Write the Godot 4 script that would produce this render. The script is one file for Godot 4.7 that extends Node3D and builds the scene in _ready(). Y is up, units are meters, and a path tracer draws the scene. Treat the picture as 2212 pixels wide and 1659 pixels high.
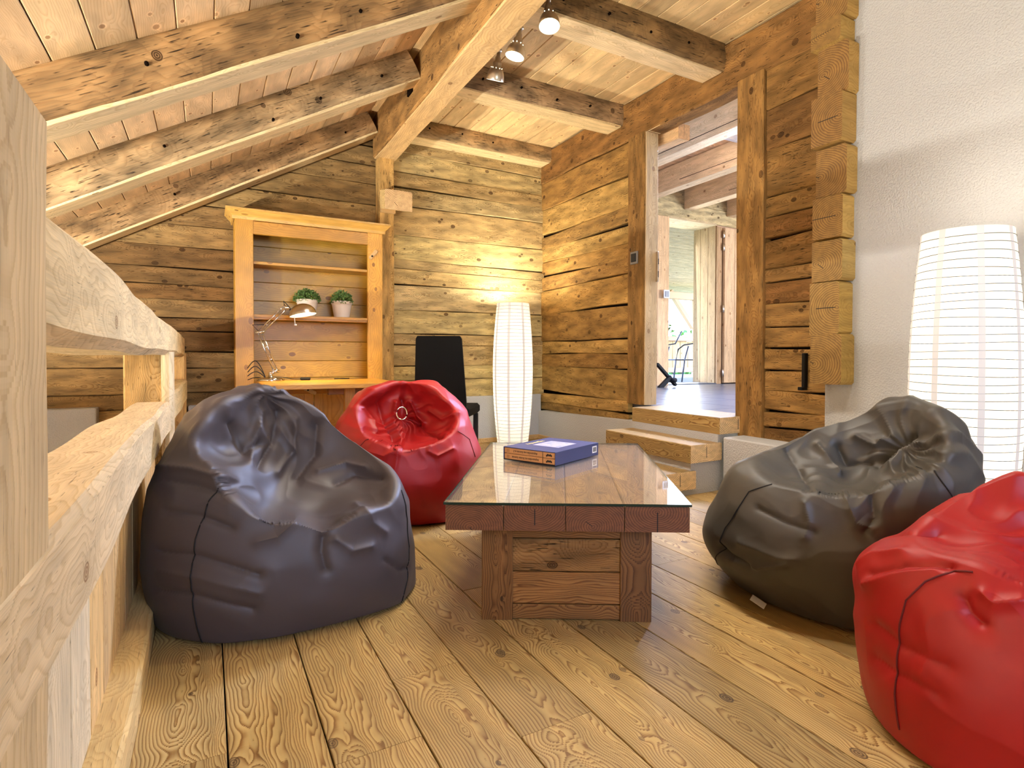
extends Node3D
# Attic lounge of an old chalet: x runs right along the back wall, -z runs away from the eye along the ridge, y is up.

const EYE := Vector3(0, 0.85, 0)
var rng := RandomNumberGenerator.new()
var M := {}
var used := {}

# ---------------------------------------------------------------- textures
class Wood extends RefCounted:
	# One atlas of sawn boards: N strips side by side, each a cut through a log with its own pith, knots and waves; it repeats along its length.
	var w := 512
	var h := 1024
	var n := 4
	var wid := 0.2
	var length := 2.4
	var freq := 90.0
	var early := Vector3(0.8, 0.6, 0.4)
	var late := Vector3(0.5, 0.3, 0.15)
	var knot := Vector3(0.3, 0.18, 0.1)
	var contrast := 1.0
	var fibre := 0.2
	var crack := 0.0
	var crack_at := 0.24
	var stain := 0.0
	var halo := 0.0
	var knots_each := 5
	var knot_size := 0.014
	var depth := 0.03
	var arch := 0.05
	var na: PackedByteArray
	var nb: PackedByteArray
	var st := []
	var rows := []
	func setup(sd: int) -> void:
		var r := RandomNumberGenerator.new()
		r.seed = sd
		var f := FastNoiseLite.new()
		f.seed = sd
		f.noise_type = FastNoiseLite.TYPE_SIMPLEX
		f.frequency = 0.012
		f.fractal_octaves = 3
		var im := f.get_seamless_image(512, 512)
		im.convert(Image.FORMAT_L8)
		na = im.get_data()
		f.frequency = 0.16
		f.seed = sd + 9
		f.fractal_octaves = 2
		im = f.get_seamless_image(512, 512)
		im.convert(Image.FORMAT_L8)
		nb = im.get_data()
		for s in n:
			var ks := []
			for k in knots_each:
				ks.append([r.randf_range(-0.45, 0.45) * wid, r.randf() * length, knot_size * r.randf_range(0.45, 1.25), r.randf_range(0.5, 1.0)])
			st.append({"c": r.randf_range(-0.25, 0.25) * wid, "d": depth * r.randf_range(0.3, 1.6), "a": arch * r.randf_range(0.5, 1.3), "o": r.randi_range(0, 511), "p": r.randf() * TAU, "t": r.randf_range(0.9, 1.06), "k": ks, "f": r.randf_range(0.8, 1.25)})
		rows.resize(h)
	func row(y: int) -> void:
		var out := PackedByteArray()
		out.resize(w * 3)
		var at := 0
		var fy := float(y) / h
		var sw := w / n
		for s in n:
			var q: Dictionary = st[s]
			var o: int = q.o
			var ph: float = q.p
			var wob := 0.018 * sin(TAU * fy + ph) + 0.009 * sin(TAU * 3.0 * fy + 2.0 * ph)
			var cx: float = q.c + wob
			var big := (float(na[((o + 40) & 511) * 512 + ((y * 512 / h) & 511)]) / 255.0 - 0.5)
			var d: float = q.d + q.a * (big * 1.6 + 0.25 * sin(TAU * 2.0 * fy + 3.0 * ph))
			var near := []
			for k in q.k:
				var ey: float = fy * length - k[1]
				if ey > length * 0.5:
					ey -= length
				if ey < -length * 0.5:
					ey += length
				if absf(ey) < k[2] * 9.0:
					near.append([k[0], ey, k[2], k[3]])
			var fq: float = freq * q.f
			var yn := (y * 512 / h) & 511
			var ystep := y >> 4
			var yfrac := float(y & 15) / 16.0
			var r0 := (ystep & 511) * 512
			var hmax := maxi(1, h >> 4)
			var r1 := (((ystep + 1) % hmax) & 511) * 512
			var tone: float = q.t
			for x in sw:
				var xs := (float(x) / sw - 0.5) * wid
				var wn := float(na[yn * 512 + ((x + o) & 511)]) / 255.0 - 0.5
				var dx := xs - cx + wn * 0.012
				var rr := sqrt(dx * dx + d * d) + wn * 0.01
				var kd := 0.0
				var hl := 0.0
				for k in near:
					var ex: float = xs - k[0]
					var kr: float = k[2]
					var e2: float = k[1]
					var q2 := (ex * ex * 1.0 + e2 * e2 * 0.45) / (kr * kr)
					if q2 < 30.0:
						rr += kr * 1.5 * exp(-q2 * 0.22) * signf(dx + 0.0001)
						if q2 < 1.3:
							kd = maxf(kd, (clampf((1.3 - q2) * 3.0, 0.0, 1.0)) * (0.62 + 0.38 * sin(sqrt(q2) * 15.0)) * k[3])
						hl = maxf(hl, exp(-absf(q2 - 2.2) * 0.9))
				var p := rr * fq
				var fr := p - floorf(p)
				var ring := fr * fr * fr
				if fr > 0.9:
					ring *= (1.0 - fr) * 10.0
				var fb := lerpf(nb[r0 + ((x * 2 + o) & 511)], nb[r1 + ((x * 2 + o) & 511)], yfrac) / 255.0 - 0.5
				var v := clampf(ring * contrast + fb * fibre * 2.0 + 0.1, 0.0, 1.0)
				var l := tone * (1.0 + wn * stain * 2.0 + fb * fibre)
				if crack > 0.0:
					var cv := lerpf(nb[r0 + ((x + o * 3 + 77) & 511)], nb[r1 + ((x + o * 3 + 77) & 511)], yfrac) / 255.0
					var lim := crack_at + 0.12 * big
					if cv < lim:
						l *= 1.0 - crack * clampf((lim - cv) * 9.0, 0.0, 1.0)
				l *= 1.0 + halo * hl
				var cr := lerpf(lerpf(early.x, late.x, v), knot.x, kd) * l
				var cg := lerpf(lerpf(early.y, late.y, v), knot.y, kd) * l
				var cb := lerpf(lerpf(early.z, late.z, v), knot.z, kd) * l
				out[at] = clampi(int(cr * 255.0), 0, 255)
				out[at + 1] = clampi(int(cg * 255.0), 0, 255)
				out[at + 2] = clampi(int(cb * 255.0), 0, 255)
				at += 3
		rows[y] = out
	func make() -> ImageTexture:
		var id := WorkerThreadPool.add_group_task(row, h, -1, true)
		WorkerThreadPool.wait_for_group_task_completion(id)
		var all := PackedByteArray()
		for r in rows:
			all.append_array(r)
		rows.clear()
		return ImageTexture.create_from_image(Image.create_from_data(w, h, false, Image.FORMAT_RGB8, all))

func wood_set(key: String, sd: int, o: Dictionary) -> void:
	var a := Wood.new()
	for k in o:
		if k in a:
			a.set(k, o[k])
	a.setup(sd)
	var m := StandardMaterial3D.new()
	m.albedo_texture = a.make()
	m.vertex_color_use_as_albedo = true
	m.roughness = o.get("rough", 0.6)
	m.metallic_specular = o.get("spec", 0.35)
	m.heightmap_enabled = true
	m.heightmap_texture = m.albedo_texture
	m.heightmap_scale = o.get("bump", 0.15)
	if o.has("coat"):
		m.clearcoat_enabled = true
		m.clearcoat = o.coat
		m.clearcoat_roughness = 0.25
	m.set_meta("n", a.n)
	m.set_meta("wid", a.wid)
	m.set_meta("length", a.length)
	M[key] = m

func end_grain_texture() -> ImageTexture:
	# Four sawn log ends, rings round a pith, each with a drying crack.
	var im := Image.create(768, 192, false, Image.FORMAT_RGB8)
	var f := FastNoiseLite.new()
	f.seed = 5
	f.frequency = 0.02
	var pith := [Vector2(0.42, 0.86), Vector2(0.5, 0.1), Vector2(0.46, 0.8), Vector2(0.5, 0.22)]
	for i in 4:
		for y in 192:
			for x in 192:
				var d := Vector2(x / 192.0, y / 192.0 * 0.55 + 0.2) - Vector2(pith[i].x, pith[i].y * 0.55 + 0.2)
				var nn := f.get_noise_2d(x + i * 300, y)
				var r := d.length() + nn * 0.012
				var p := r * 24.0
				var fr := p - floorf(p)
				var v := fr * fr * (1.0 if fr < 0.9 else 0.4)
				var l := 1.0 + nn * 0.12
				var ang := d.angle()
				var want: float = [1.1, PI * 0.5, -2.4, PI * 0.5][i]
				if absf(angle_difference(ang, want)) * r < 0.006 and r < [0.2, 0.36, 0.16, 0.45][i]:
					l *= 0.22
				im.set_pixel(i * 192 + x, y, Color(lerpf(0.95, 0.55, v) * l, lerpf(0.84, 0.40, v) * l, lerpf(0.64, 0.24, v) * l))
	return ImageTexture.create_from_image(im)

func plain(c: Color, rough := 0.7, metal := 0.0, spec := 0.5) -> StandardMaterial3D:
	var m := StandardMaterial3D.new()
	m.albedo_color = c
	m.roughness = rough
	m.metallic = metal
	m.metallic_specular = spec
	return m

func noise_tex(freq: float, sd: int, oct := 3, size := 256, ramp: Gradient = null) -> NoiseTexture2D:
	var t := NoiseTexture2D.new()
	var f := FastNoiseLite.new()
	f.seed = sd
	f.frequency = freq
	f.fractal_octaves = oct
	t.noise = f
	t.width = size
	t.height = size
	t.seamless = true
	if ramp:
		t.color_ramp = ramp
	return t

func relief(m: StandardMaterial3D, t: Texture2D, tile: float, cm: float) -> void:
	m.uv1_triplanar = true
	m.uv1_world_triplanar = true
	m.uv1_scale = Vector3.ONE / tile
	m.heightmap_enabled = true
	m.heightmap_texture = t
	m.heightmap_scale = cm

func materials() -> void:
	wood_set("floor", 11, {"w": 1200, "h": 2048, "n": 5, "wid": 0.2, "length": 2.6, "freq": 135.0, "early": Vector3(0.80, 0.705, 0.495), "late": Vector3(0.49, 0.35, 0.175), "knot": Vector3(0.26, 0.19, 0.13), "contrast": 1.25, "fibre": 0.16, "stain": 0.08, "knots_each": 6, "knot_size": 0.011, "depth": 0.012, "arch": 0.055, "rough": 0.42, "spec": 0.5, "bump": 0.05})
	wood_set("spruce", 23, {"w": 768, "h": 1024, "n": 6, "wid": 0.16, "length": 2.4, "freq": 120.0, "early": Vector3(0.88, 0.785, 0.63), "late": Vector3(0.77, 0.635, 0.46), "knot": Vector3(0.50, 0.33, 0.2), "contrast": 0.75, "fibre": 0.07, "stain": 0.1, "halo": 0.12, "knots_each": 9, "knot_size": 0.009, "depth": 0.02, "arch": 0.05, "rough": 0.5, "spec": 0.4, "bump": 0.04})
	wood_set("old", 37, {"w": 1152, "h": 1536, "n": 6, "wid": 0.24, "length": 2.4, "freq": 170.0, "early": Vector3(0.78, 0.70, 0.52), "late": Vector3(0.55, 0.445, 0.28), "knot": Vector3(0.20, 0.13, 0.08), "contrast": 0.75, "fibre": 0.36, "crack": 0.85, "crack_at": 0.17, "stain": 0.2, "knots_each": 8, "knot_size": 0.012, "depth": 0.05, "arch": 0.05, "rough": 0.8, "spec": 0.25, "bump": 0.5})
	wood_set("pine", 41, {"w": 640, "h": 768, "n": 5, "wid": 0.22, "length": 1.6, "freq": 70.0, "early": Vector3(0.86, 0.69, 0.36), "late": Vector3(0.73, 0.54, 0.24), "knot": Vector3(0.34, 0.19, 0.07), "contrast": 0.8, "fibre": 0.06, "stain": 0.07, "halo": 0.05, "knots_each": 4, "knot_size": 0.013, "depth": 0.02, "arch": 0.06, "rough": 0.36, "spec": 0.5, "bump": 0.03})
	wood_set("hewn", 53, {"w": 960, "h": 2048, "n": 3, "wid": 0.24, "length": 2.4, "freq": 75.0, "early": Vector3(0.88, 0.805, 0.65), "late": Vector3(0.73, 0.63, 0.46), "knot": Vector3(0.45, 0.31, 0.18), "contrast": 0.7, "fibre": 0.14, "stain": 0.08, "crack": 0.35, "crack_at": 0.13, "knots_each": 4, "knot_size": 0.012, "depth": 0.02, "arch": 0.1, "rough": 0.7, "spec": 0.3, "bump": 0.25})
	wood_set("bark", 67, {"w": 768, "h": 1280, "n": 3, "wid": 0.3, "length": 2.4, "freq": 60.0, "early": Vector3(0.64, 0.565, 0.45), "late": Vector3(0.42, 0.345, 0.26), "knot": Vector3(0.16, 0.11, 0.07), "contrast": 0.4, "fibre": 0.5, "crack": 0.75, "crack_at": 0.2, "stain": 0.3, "knots_each": 7, "knot_size": 0.012, "depth": 0.05, "arch": 0.1, "rough": 0.75, "spec": 0.3, "bump": 0.5})
	var eg := plain(Color.WHITE, 0.7)
	eg.albedo_texture = end_grain_texture()
	eg.vertex_color_use_as_albedo = true
	eg.set_meta("cells", 4)
	M.end = eg
	M.plaster = plain(Color(0.69, 0.69, 0.685), 0.9, 0.0, 0.2)
	relief(M.plaster, noise_tex(0.05, 3, 4, 512), 0.35, 0.35)
	M.gap = plain(Color(0.07, 0.045, 0.03), 1.0, 0.0, 0.1)
	M.paper = plain(Color(0.95, 0.94, 0.9), 0.9)
	M.wire = plain(Color(0.30, 0.29, 0.28), 0.7)
	M.steel = plain(Color(0.80, 0.76, 0.70), 0.3, 1.0)
	M.chrome = plain(Color(0.85, 0.85, 0.85), 0.08, 1.0)
	M.black = plain(Color(0.015, 0.015, 0.017), 0.7)
	M.iron = plain(Color(0.06, 0.055, 0.05), 0.6, 0.6)
	M.grey_cloth = plain(Color(0.275, 0.242, 0.24), 0.5, 0.0, 0.45)
	M.olive_cloth = plain(Color(0.265, 0.25, 0.225), 0.5, 0.0, 0.45)
	M.red_cloth = plain(Color(0.58, 0.04, 0.04), 0.5, 0.0, 0.45)
	for k in ["grey_cloth", "olive_cloth", "red_cloth"]:
		M[k].rim_enabled = true
		M[k].rim = 0.12
		M[k].rim_tint = 0.6
	M.seam_dark = plain(Color(0.05, 0.045, 0.045), 0.8)
	M.seam_red = plain(Color(0.36, 0.02, 0.025), 0.8)
	M.white = plain(Color(0.86, 0.86, 0.86), 0.5)
	M.pot = plain(Color(0.84, 0.80, 0.76), 0.65)
	M.soil = plain(Color(0.10, 0.07, 0.05), 1.0)
	M.new_block = plain(Color(0.80, 0.66, 0.45), 0.6)
	M.hall_wood = plain(Color(0.80, 0.66, 0.52), 0.7)
	M.grey_plastic = plain(Color(0.45, 0.44, 0.43), 0.4)
	M.terrace = plain(Color(0.62, 0.63, 0.62), 0.8)
	M.steel_grey = plain(Color(0.35, 0.36, 0.4), 0.35, 0.7)
	M.grass = plain(Color(0.42, 0.55, 0.30), 1.0)
	M.leaf = plain(Color(0.35, 0.5, 0.2), 0.7)
	M.leaf.vertex_color_use_as_albedo = true
	M.leaf_small = plain(Color(0.40, 0.52, 0.29), 0.6)
	M.leaf_small.vertex_color_use_as_albedo = true
	M.stem = plain(Color(0.3, 0.27, 0.16), 0.8)
	M.glass = plain(Color(0.93, 0.98, 0.96, 0.04), 0.0)
	M.glass.transparency = BaseMaterial3D.TRANSPARENCY_ALPHA
	M.glass_edge = plain(Color(0.03, 0.16, 0.14), 0.1)
	M.blue_case = plain(Color(0.17, 0.20, 0.38), 0.5)
	M.case_dark = plain(Color(0.05, 0.05, 0.1), 0.6)
	var g := Gradient.new()
	g.offsets = PackedFloat32Array([0.25, 0.45, 0.6, 0.75])
	g.colors = PackedColorArray([Color(0.66, 0.68, 0.86), Color(0.80, 0.80, 0.92), Color(0.86, 0.80, 0.84), Color(0.72, 0.74, 0.9)])
	M.picture = plain(Color(0.8, 0.8, 0.82), 0.5)
	M.picture.albedo_texture = noise_tex(0.02, 15, 4, 128, g)
	M.gold = plain(Color(0.95, 0.88, 0.6), 0.4)
	M.tan = plain(Color(0.72, 0.52, 0.32), 0.6)
	M.ink = plain(Color(0.10, 0.06, 0.05), 0.6)
	M.black_cloth = plain(Color(0.025, 0.025, 0.028), 0.85, 0.0, 0.3)
	M.bulb = glow(Color(1.0, 0.94, 0.78), 6.0)
	M.paper_glow = glow(Color(1.0, 0.965, 0.88), 0.74)
	M.paper_glow.backlight_enabled = true
	M.paper_glow.backlight = Color(0.9, 0.88, 0.82)
	M.paper_glow.albedo_color = Color(0.7, 0.7, 0.68)
	M.paper_strip = glow(Color(1.0, 0.93, 0.88), 0.42)
	M.paper_strip.albedo_color = Color(0.66, 0.66, 0.65)
	M.tile = plain(Color(0.27, 0.29, 0.33), 0.3)

# ---------------------------------------------------------------- naming and tagging
func called(par: Node, nm: String) -> String:
	var key := str(par.get_instance_id()) + nm
	if not used.has(key):
		used[key] = 0
		return nm
	used[key] += 1
	return "%s_%03d" % [nm, used[key]]

func tag(o: Node, label: String, cat: String, group := "") -> Node:
	o.set_meta("label", label)
	o.set_meta("category", cat)
	if group:
		o.set_meta("group", group)
	return o

func thing(nm: String, label: String, cat: String, at := Vector3.ZERO, turn := 0.0, group := "") -> Node3D:
	var o := Node3D.new()
	o.name = called(self, nm)
	add_child(o, true)
	o.position = at
	o.rotation.y = turn
	tag(o, label, cat, group)
	return o

func setting(nm: String) -> Node3D:
	var o := Node3D.new()
	o.name = nm
	add_child(o, true)
	o.set_meta("kind", "structure")
	return o

func put(par: Node, nm: String, mesh: Mesh, mat: Material = null) -> MeshInstance3D:
	var o := MeshInstance3D.new()
	o.name = called(par, nm)
	o.mesh = mesh
	if mat:
		o.material_override = mat
	par.add_child(o, true)
	return o

# ---------------------------------------------------------------- mesh helpers
func begin() -> SurfaceTool:
	var st := SurfaceTool.new()
	st.begin(Mesh.PRIMITIVE_TRIANGLES)
	st.set_smooth_group(-1)
	st.set_color(Color.WHITE)
	return st

func done(st: SurfaceTool, into: ArrayMesh = null) -> ArrayMesh:
	st.generate_normals()
	return st.commit(into) if into else st.commit()

func tri(st: SurfaceTool, a: Vector3, b: Vector3, c: Vector3, ua: Vector2, ub: Vector2, uc: Vector2, hint: Vector3) -> void:
	if (a - c).cross(a - b).dot(hint) < 0.0:
		var t := b
		b = c
		c = t
		var u := ub
		ub = uc
		uc = u
	st.set_uv(ua)
	st.add_vertex(a)
	st.set_uv(ub)
	st.add_vertex(b)
	st.set_uv(uc)
	st.add_vertex(c)

func quad(st: SurfaceTool, a: Vector3, b: Vector3, c: Vector3, d: Vector3, hint: Vector3, ua := Vector2(0, 0), ub := Vector2(1, 0), uc := Vector2(1, 1), ud := Vector2(0, 1)) -> void:
	tri(st, a, b, c, ua, ub, uc, hint)
	tri(st, a, c, d, ua, uc, ud, hint)

func box(st: SurfaceTool, c: Vector3, s: Vector3, basis := Basis.IDENTITY, ch := 0.0) -> void:
	# A box with optionally chamfered edges.
	var hx := s * 0.5
	if ch <= 0.0:
		for ax in 3:
			for sg in [-1.0, 1.0]:
				var n := Vector3.ZERO
				n[ax] = sg
				var u := Vector3.ZERO
				u[(ax + 1) % 3] = hx[(ax + 1) % 3]
				var v := Vector3.ZERO
				v[(ax + 2) % 3] = hx[(ax + 2) % 3]
				var p := Vector3.ZERO
				p[ax] = sg * hx[ax]
				quad(st, c + basis * (p - u - v), c + basis * (p + u - v), c + basis * (p + u + v), c + basis * (p - u + v), basis * n)
		return
	for ax in 3:
		var b1 := (ax + 1) % 3
		var b2 := (ax + 2) % 3
		for sg in [-1.0, 1.0]:
			var n := Vector3.ZERO
			n[ax] = sg
			var p := Vector3.ZERO
			p[ax] = sg * hx[ax]
			var u := Vector3.ZERO
			u[b1] = hx[b1] - ch
			var v := Vector3.ZERO
			v[b2] = hx[b2] - ch
			quad(st, c + basis * (p - u - v), c + basis * (p + u - v), c + basis * (p + u + v), c + basis * (p - u + v), basis * n)
			for s2 in [-1.0, 1.0]:
				# edge between faces ax and b1
				var q1 := Vector3.ZERO
				q1[ax] = sg * hx[ax]
				q1[b1] = s2 * (hx[b1] - ch)
				var q2 := Vector3.ZERO
				q2[ax] = sg * (hx[ax] - ch)
				q2[b1] = s2 * hx[b1]
				var hn := Vector3.ZERO
				hn[ax] = sg
				hn[b1] = s2
				quad(st, c + basis * (q1 - v), c + basis * (q1 + v), c + basis * (q2 + v), c + basis * (q2 - v), basis * hn)
	for i in 8:
		var g := Vector3(1 if i & 1 else -1, 1 if i & 2 else -1, 1 if i & 4 else -1)
		var e := g * hx
		var p0 := e - Vector3(0, g.y, g.z) * ch
		var p1 := e - Vector3(g.x, 0, g.z) * ch
		var p2 := e - Vector3(g.x, g.y, 0) * ch
		tri(st, c + basis * p0, c + basis * p1, c + basis * p2, Vector2.ZERO, Vector2.ZERO, Vector2.ZERO, basis * g)

func boxm(c: Vector3, s: Vector3, ch := 0.0, basis := Basis.IDENTITY) -> ArrayMesh:
	var st := begin()
	box(st, c, s, basis, ch)
	return done(st)

func frame_of(dir: Vector3) -> Basis:
	var d := dir.normalized()
	var u := d.cross(Vector3.UP if absf(d.y) < 0.9 else Vector3.RIGHT).normalized()
	return Basis(u, d, u.cross(d))

func tube(st: SurfaceTool, pts: Array, r, segs := 8, closed := false) -> void:
	st.set_smooth_group(1)
	var n := pts.size()
	var rings := []
	for i in n:
		var d: Vector3
		if closed:
			d = pts[(i + 1) % n] - pts[(i + n - 1) % n]
		else:
			d = pts[mini(i + 1, n - 1)] - pts[maxi(i - 1, 0)]
		var b := frame_of(d)
		var rr: float = r[i] if r is Array else r
		var ring := []
		for k in segs:
			var a := TAU * k / segs
			ring.append(pts[i] + (b.x * cos(a) + b.z * sin(a)) * rr)
		rings.append(ring)
	for i in (n if closed else n - 1):
		var j := (i + 1) % n
		for k in segs:
			var l := (k + 1) % segs
			var h: Vector3 = (rings[i][k] + rings[i][l]) * 0.5 - pts[i]
			quad(st, rings[i][k], rings[i][l], rings[j][l], rings[j][k], h)
	if not closed:
		for e in [0, n - 1]:
			var h: Vector3 = pts[e] - pts[1 if e == 0 else n - 2]
			for k in segs:
				tri(st, pts[e], rings[e][k], rings[e][(k + 1) % segs], Vector2.ZERO, Vector2.ZERO, Vector2.ZERO, h)

func lathe(st: SurfaceTool, prof: Array, segs := 32, xf := Transform3D.IDENTITY, smooth := true) -> void:
	# prof: Vector2(radius, height), bottom to top along the outside
	st.set_smooth_group(1 if smooth else -1)
	for i in prof.size() - 1:
		var p: Vector2 = prof[i]
		var q: Vector2 = prof[i + 1]
		var nh := Vector2(q.y - p.y, p.x - q.x)
		for k in segs:
			var a := TAU * k / segs
			var b := TAU * (k + 1) / segs
			var ca := Vector3(cos(a), 0, sin(a))
			var cb := Vector3(cos(b), 0, sin(b))
			var mid := (ca + cb).normalized()
			var hint := xf.basis * (mid * nh.x + Vector3.UP * nh.y)
			var A := xf * (ca * p.x + Vector3.UP * p.y)
			var B := xf * (cb * p.x + Vector3.UP * p.y)
			var C := xf * (cb * q.x + Vector3.UP * q.y)
			var D := xf * (ca * q.x + Vector3.UP * q.y)
			if p.x < 1e-5:
				tri(st, A, C, D, Vector2.ZERO, Vector2.ZERO, Vector2.ZERO, hint)
			elif q.x < 1e-5:
				tri(st, A, B, C, Vector2.ZERO, Vector2.ZERO, Vector2.ZERO, hint)
			else:
				quad(st, A, B, C, D, hint)

func board(mat: StandardMaterial3D, a: Vector3, b: Vector3, side: Vector3, nrm: Vector3, w: float, t: float, o := {}) -> ArrayMesh:
	# A plank from a to b (the middle line of its face), w wide along side, its face towards nrm, t thick behind it.
	var n: int = mat.get_meta("n")
	var wid: float = mat.get_meta("wid")
	var lt: float = mat.get_meta("length")
	var strip: int = o.get("strip", rng.randi_range(0, n - 1))
	var v0: float = o.get("v0", rng.randf())
	var ch: float = o.get("ch", 0.003)
	var wob: float = o.get("wob", 0.0)
	var rise: float = o.get("rise", 0.0)
	var L := a.distance_to(b)
	var segs: int = o.get("segs", maxi(1, int(L / 0.12)) if wob > 0.0 or rise > 0.0 else 1)
	var tw: float = o.get("taper", 1.0)
	var d := (b - a).normalized()
	var sc := minf(1.0, wid * 0.96 / (w + 0.0001)) if w > wid * 0.96 else 1.0
	var ph := [rng.randf() * TAU, rng.randf() * TAU, rng.randf() * TAU, rng.randf() * TAU, rng.randf() * TAU]
	var st := begin()
	st.set_color(o.get("tint", Color.WHITE))
	if o.get("smooth", false):
		st.set_smooth_group(1)
	var rings := []
	for i in segs + 1:
		var f := float(i) / segs
		var s := f * L
		var el := wob * (0.6 * sin(s * 2.1 + ph[0]) + 0.4 * sin(s * 6.3 + ph[1]))
		var er := wob * (0.6 * sin(s * 1.9 + ph[2]) + 0.4 * sin(s * 5.7 + ph[3]))
		var up := rise * (0.6 * sin(s * 2.7 + ph[4]) + 0.4 * sin(s * 8.1 + ph[1]))
		var ww := w * lerpf(1.0, tw, f)
		var x0 := -ww * 0.5 + el
		var x1 := ww * 0.5 + er
		var c := a + d * s
		var v := v0 + s / lt
		var ring := []
		var cs: Array
		if o.has("round"):
			# a log: bulging back instead of square shoulders; points run from one face edge round the back to the other
			var rd: float = o.round
			cs = [Vector2(x0 + rd * 0.45, 0), Vector2(x1 - rd * 0.45, 0), Vector2(x1 - rd * 0.1, -t * 0.12), Vector2(x1, -t * 0.35), Vector2(x1 - rd * 0.05, -t * 0.62), Vector2(x1 - rd * 0.4, -t * 0.9), Vector2(x1 - rd * 0.6, -t), Vector2(x0 + rd * 0.6, -t), Vector2(x0 + rd * 0.4, -t * 0.9), Vector2(x0 + rd * 0.05, -t * 0.62), Vector2(x0, -t * 0.35), Vector2(x0 + rd * 0.1, -t * 0.12)]
		else:
			cs = [Vector2(x0 + ch, 0), Vector2(x1 - ch, 0), Vector2(x1, -ch), Vector2(x1, -t), Vector2(x0, -t), Vector2(x0, -ch)]
		var per := 0.0
		for k in cs.size():
			if k > 0:
				per += (cs[k] - cs[k - 1]).length()
			var uu: float
			if o.has("round"):
				uu = (strip + 0.04 + 0.92 * fposmod(per / wid * 0.62, 1.0)) / n
			else:
				uu = (strip + 0.5 + clampf(cs[k].x * sc / wid, -0.48, 0.48)) / n
			ring.append([c + side * cs[k].x + nrm * (cs[k].y + (up if cs[k].y > -t * 0.5 else 0.0)), Vector2(uu, v), (((strip + 1) % n) + 0.5 + clampf((cs[k].y + t * 0.5) / wid, -0.48, 0.48)) / n])
		rings.append([ring, c - nrm * t * 0.5])
	var K: int = rings[0][0].size()
	for i in segs:
		for k in K:
			var l := (k + 1) % K
			var p: Array = rings[i][0][k]
			var q: Array = rings[i][0][l]
			var r: Array = rings[i + 1][0][l]
			var u: Array = rings[i + 1][0][k]
			var uq: Vector2 = q[1]
			var ur: Vector2 = r[1]
			if l == 0 and o.has("round"):
				uq.x = p[1].x
				ur.x = u[1].x
			var up_: Vector2 = p[1]
			var uu_: Vector2 = u[1]
			if not o.has("round") and (k == 2 or k == 4):
				# the flanks show the next cut of the same log
				up_.x = p[2]
				uq.x = q[2]
				ur.x = r[2]
				uu_.x = u[2]
			quad(st, p[0], q[0], r[0], u[0], (p[0] + q[0]) * 0.5 - rings[i][1], up_, uq, ur, uu_)
	var capm: Material = o.get("cap", null)
	var mesh: ArrayMesh
	if capm:
		st.set_material(mat)
		mesh = done(st)
		st = begin()
		st.set_color(o.get("cap_tint", o.get("tint", Color.WHITE)))
		st.set_material(capm)
	st.set_smooth_group(-1)
	var cell: int = o.get("cell", rng.randi_range(0, 3))
	for e in [0, segs]:
		var ring: Array = rings[e][0]
		for k in range(1, K - 1):
			var us := []
			for m in [0, k, k + 1]:
				if capm:
					var rel: Vector3 = ring[m][0] - rings[e][1]
					us.append(Vector2((cell + 0.5 + clampf(rel.dot(side) / w * 0.98, -0.49, 0.49)) / 4.0, 0.5 - clampf(rel.dot(nrm) / t * 0.98, -0.49, 0.49)))
				else:
					us.append(ring[m][1])
			tri(st, ring[0][0], ring[k][0], ring[k + 1][0], us[0], us[1], us[2], -d if e == 0 else d)
	if capm:
		return done(st, mesh)
	st.set_material(mat)
	return done(st)

func lin(r: float, g: float, b: float) -> Color:
	return Color(r, g, b)

func vary(c: Color, amt: float) -> Color:
	var k := 1.0 + rng.randf_range(-amt, amt)
	var hue := rng.randf_range(-amt, amt) * 0.25
	return Color(c.r * k * (1 + hue), c.g * k, c.b * k * (1 - hue))

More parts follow.
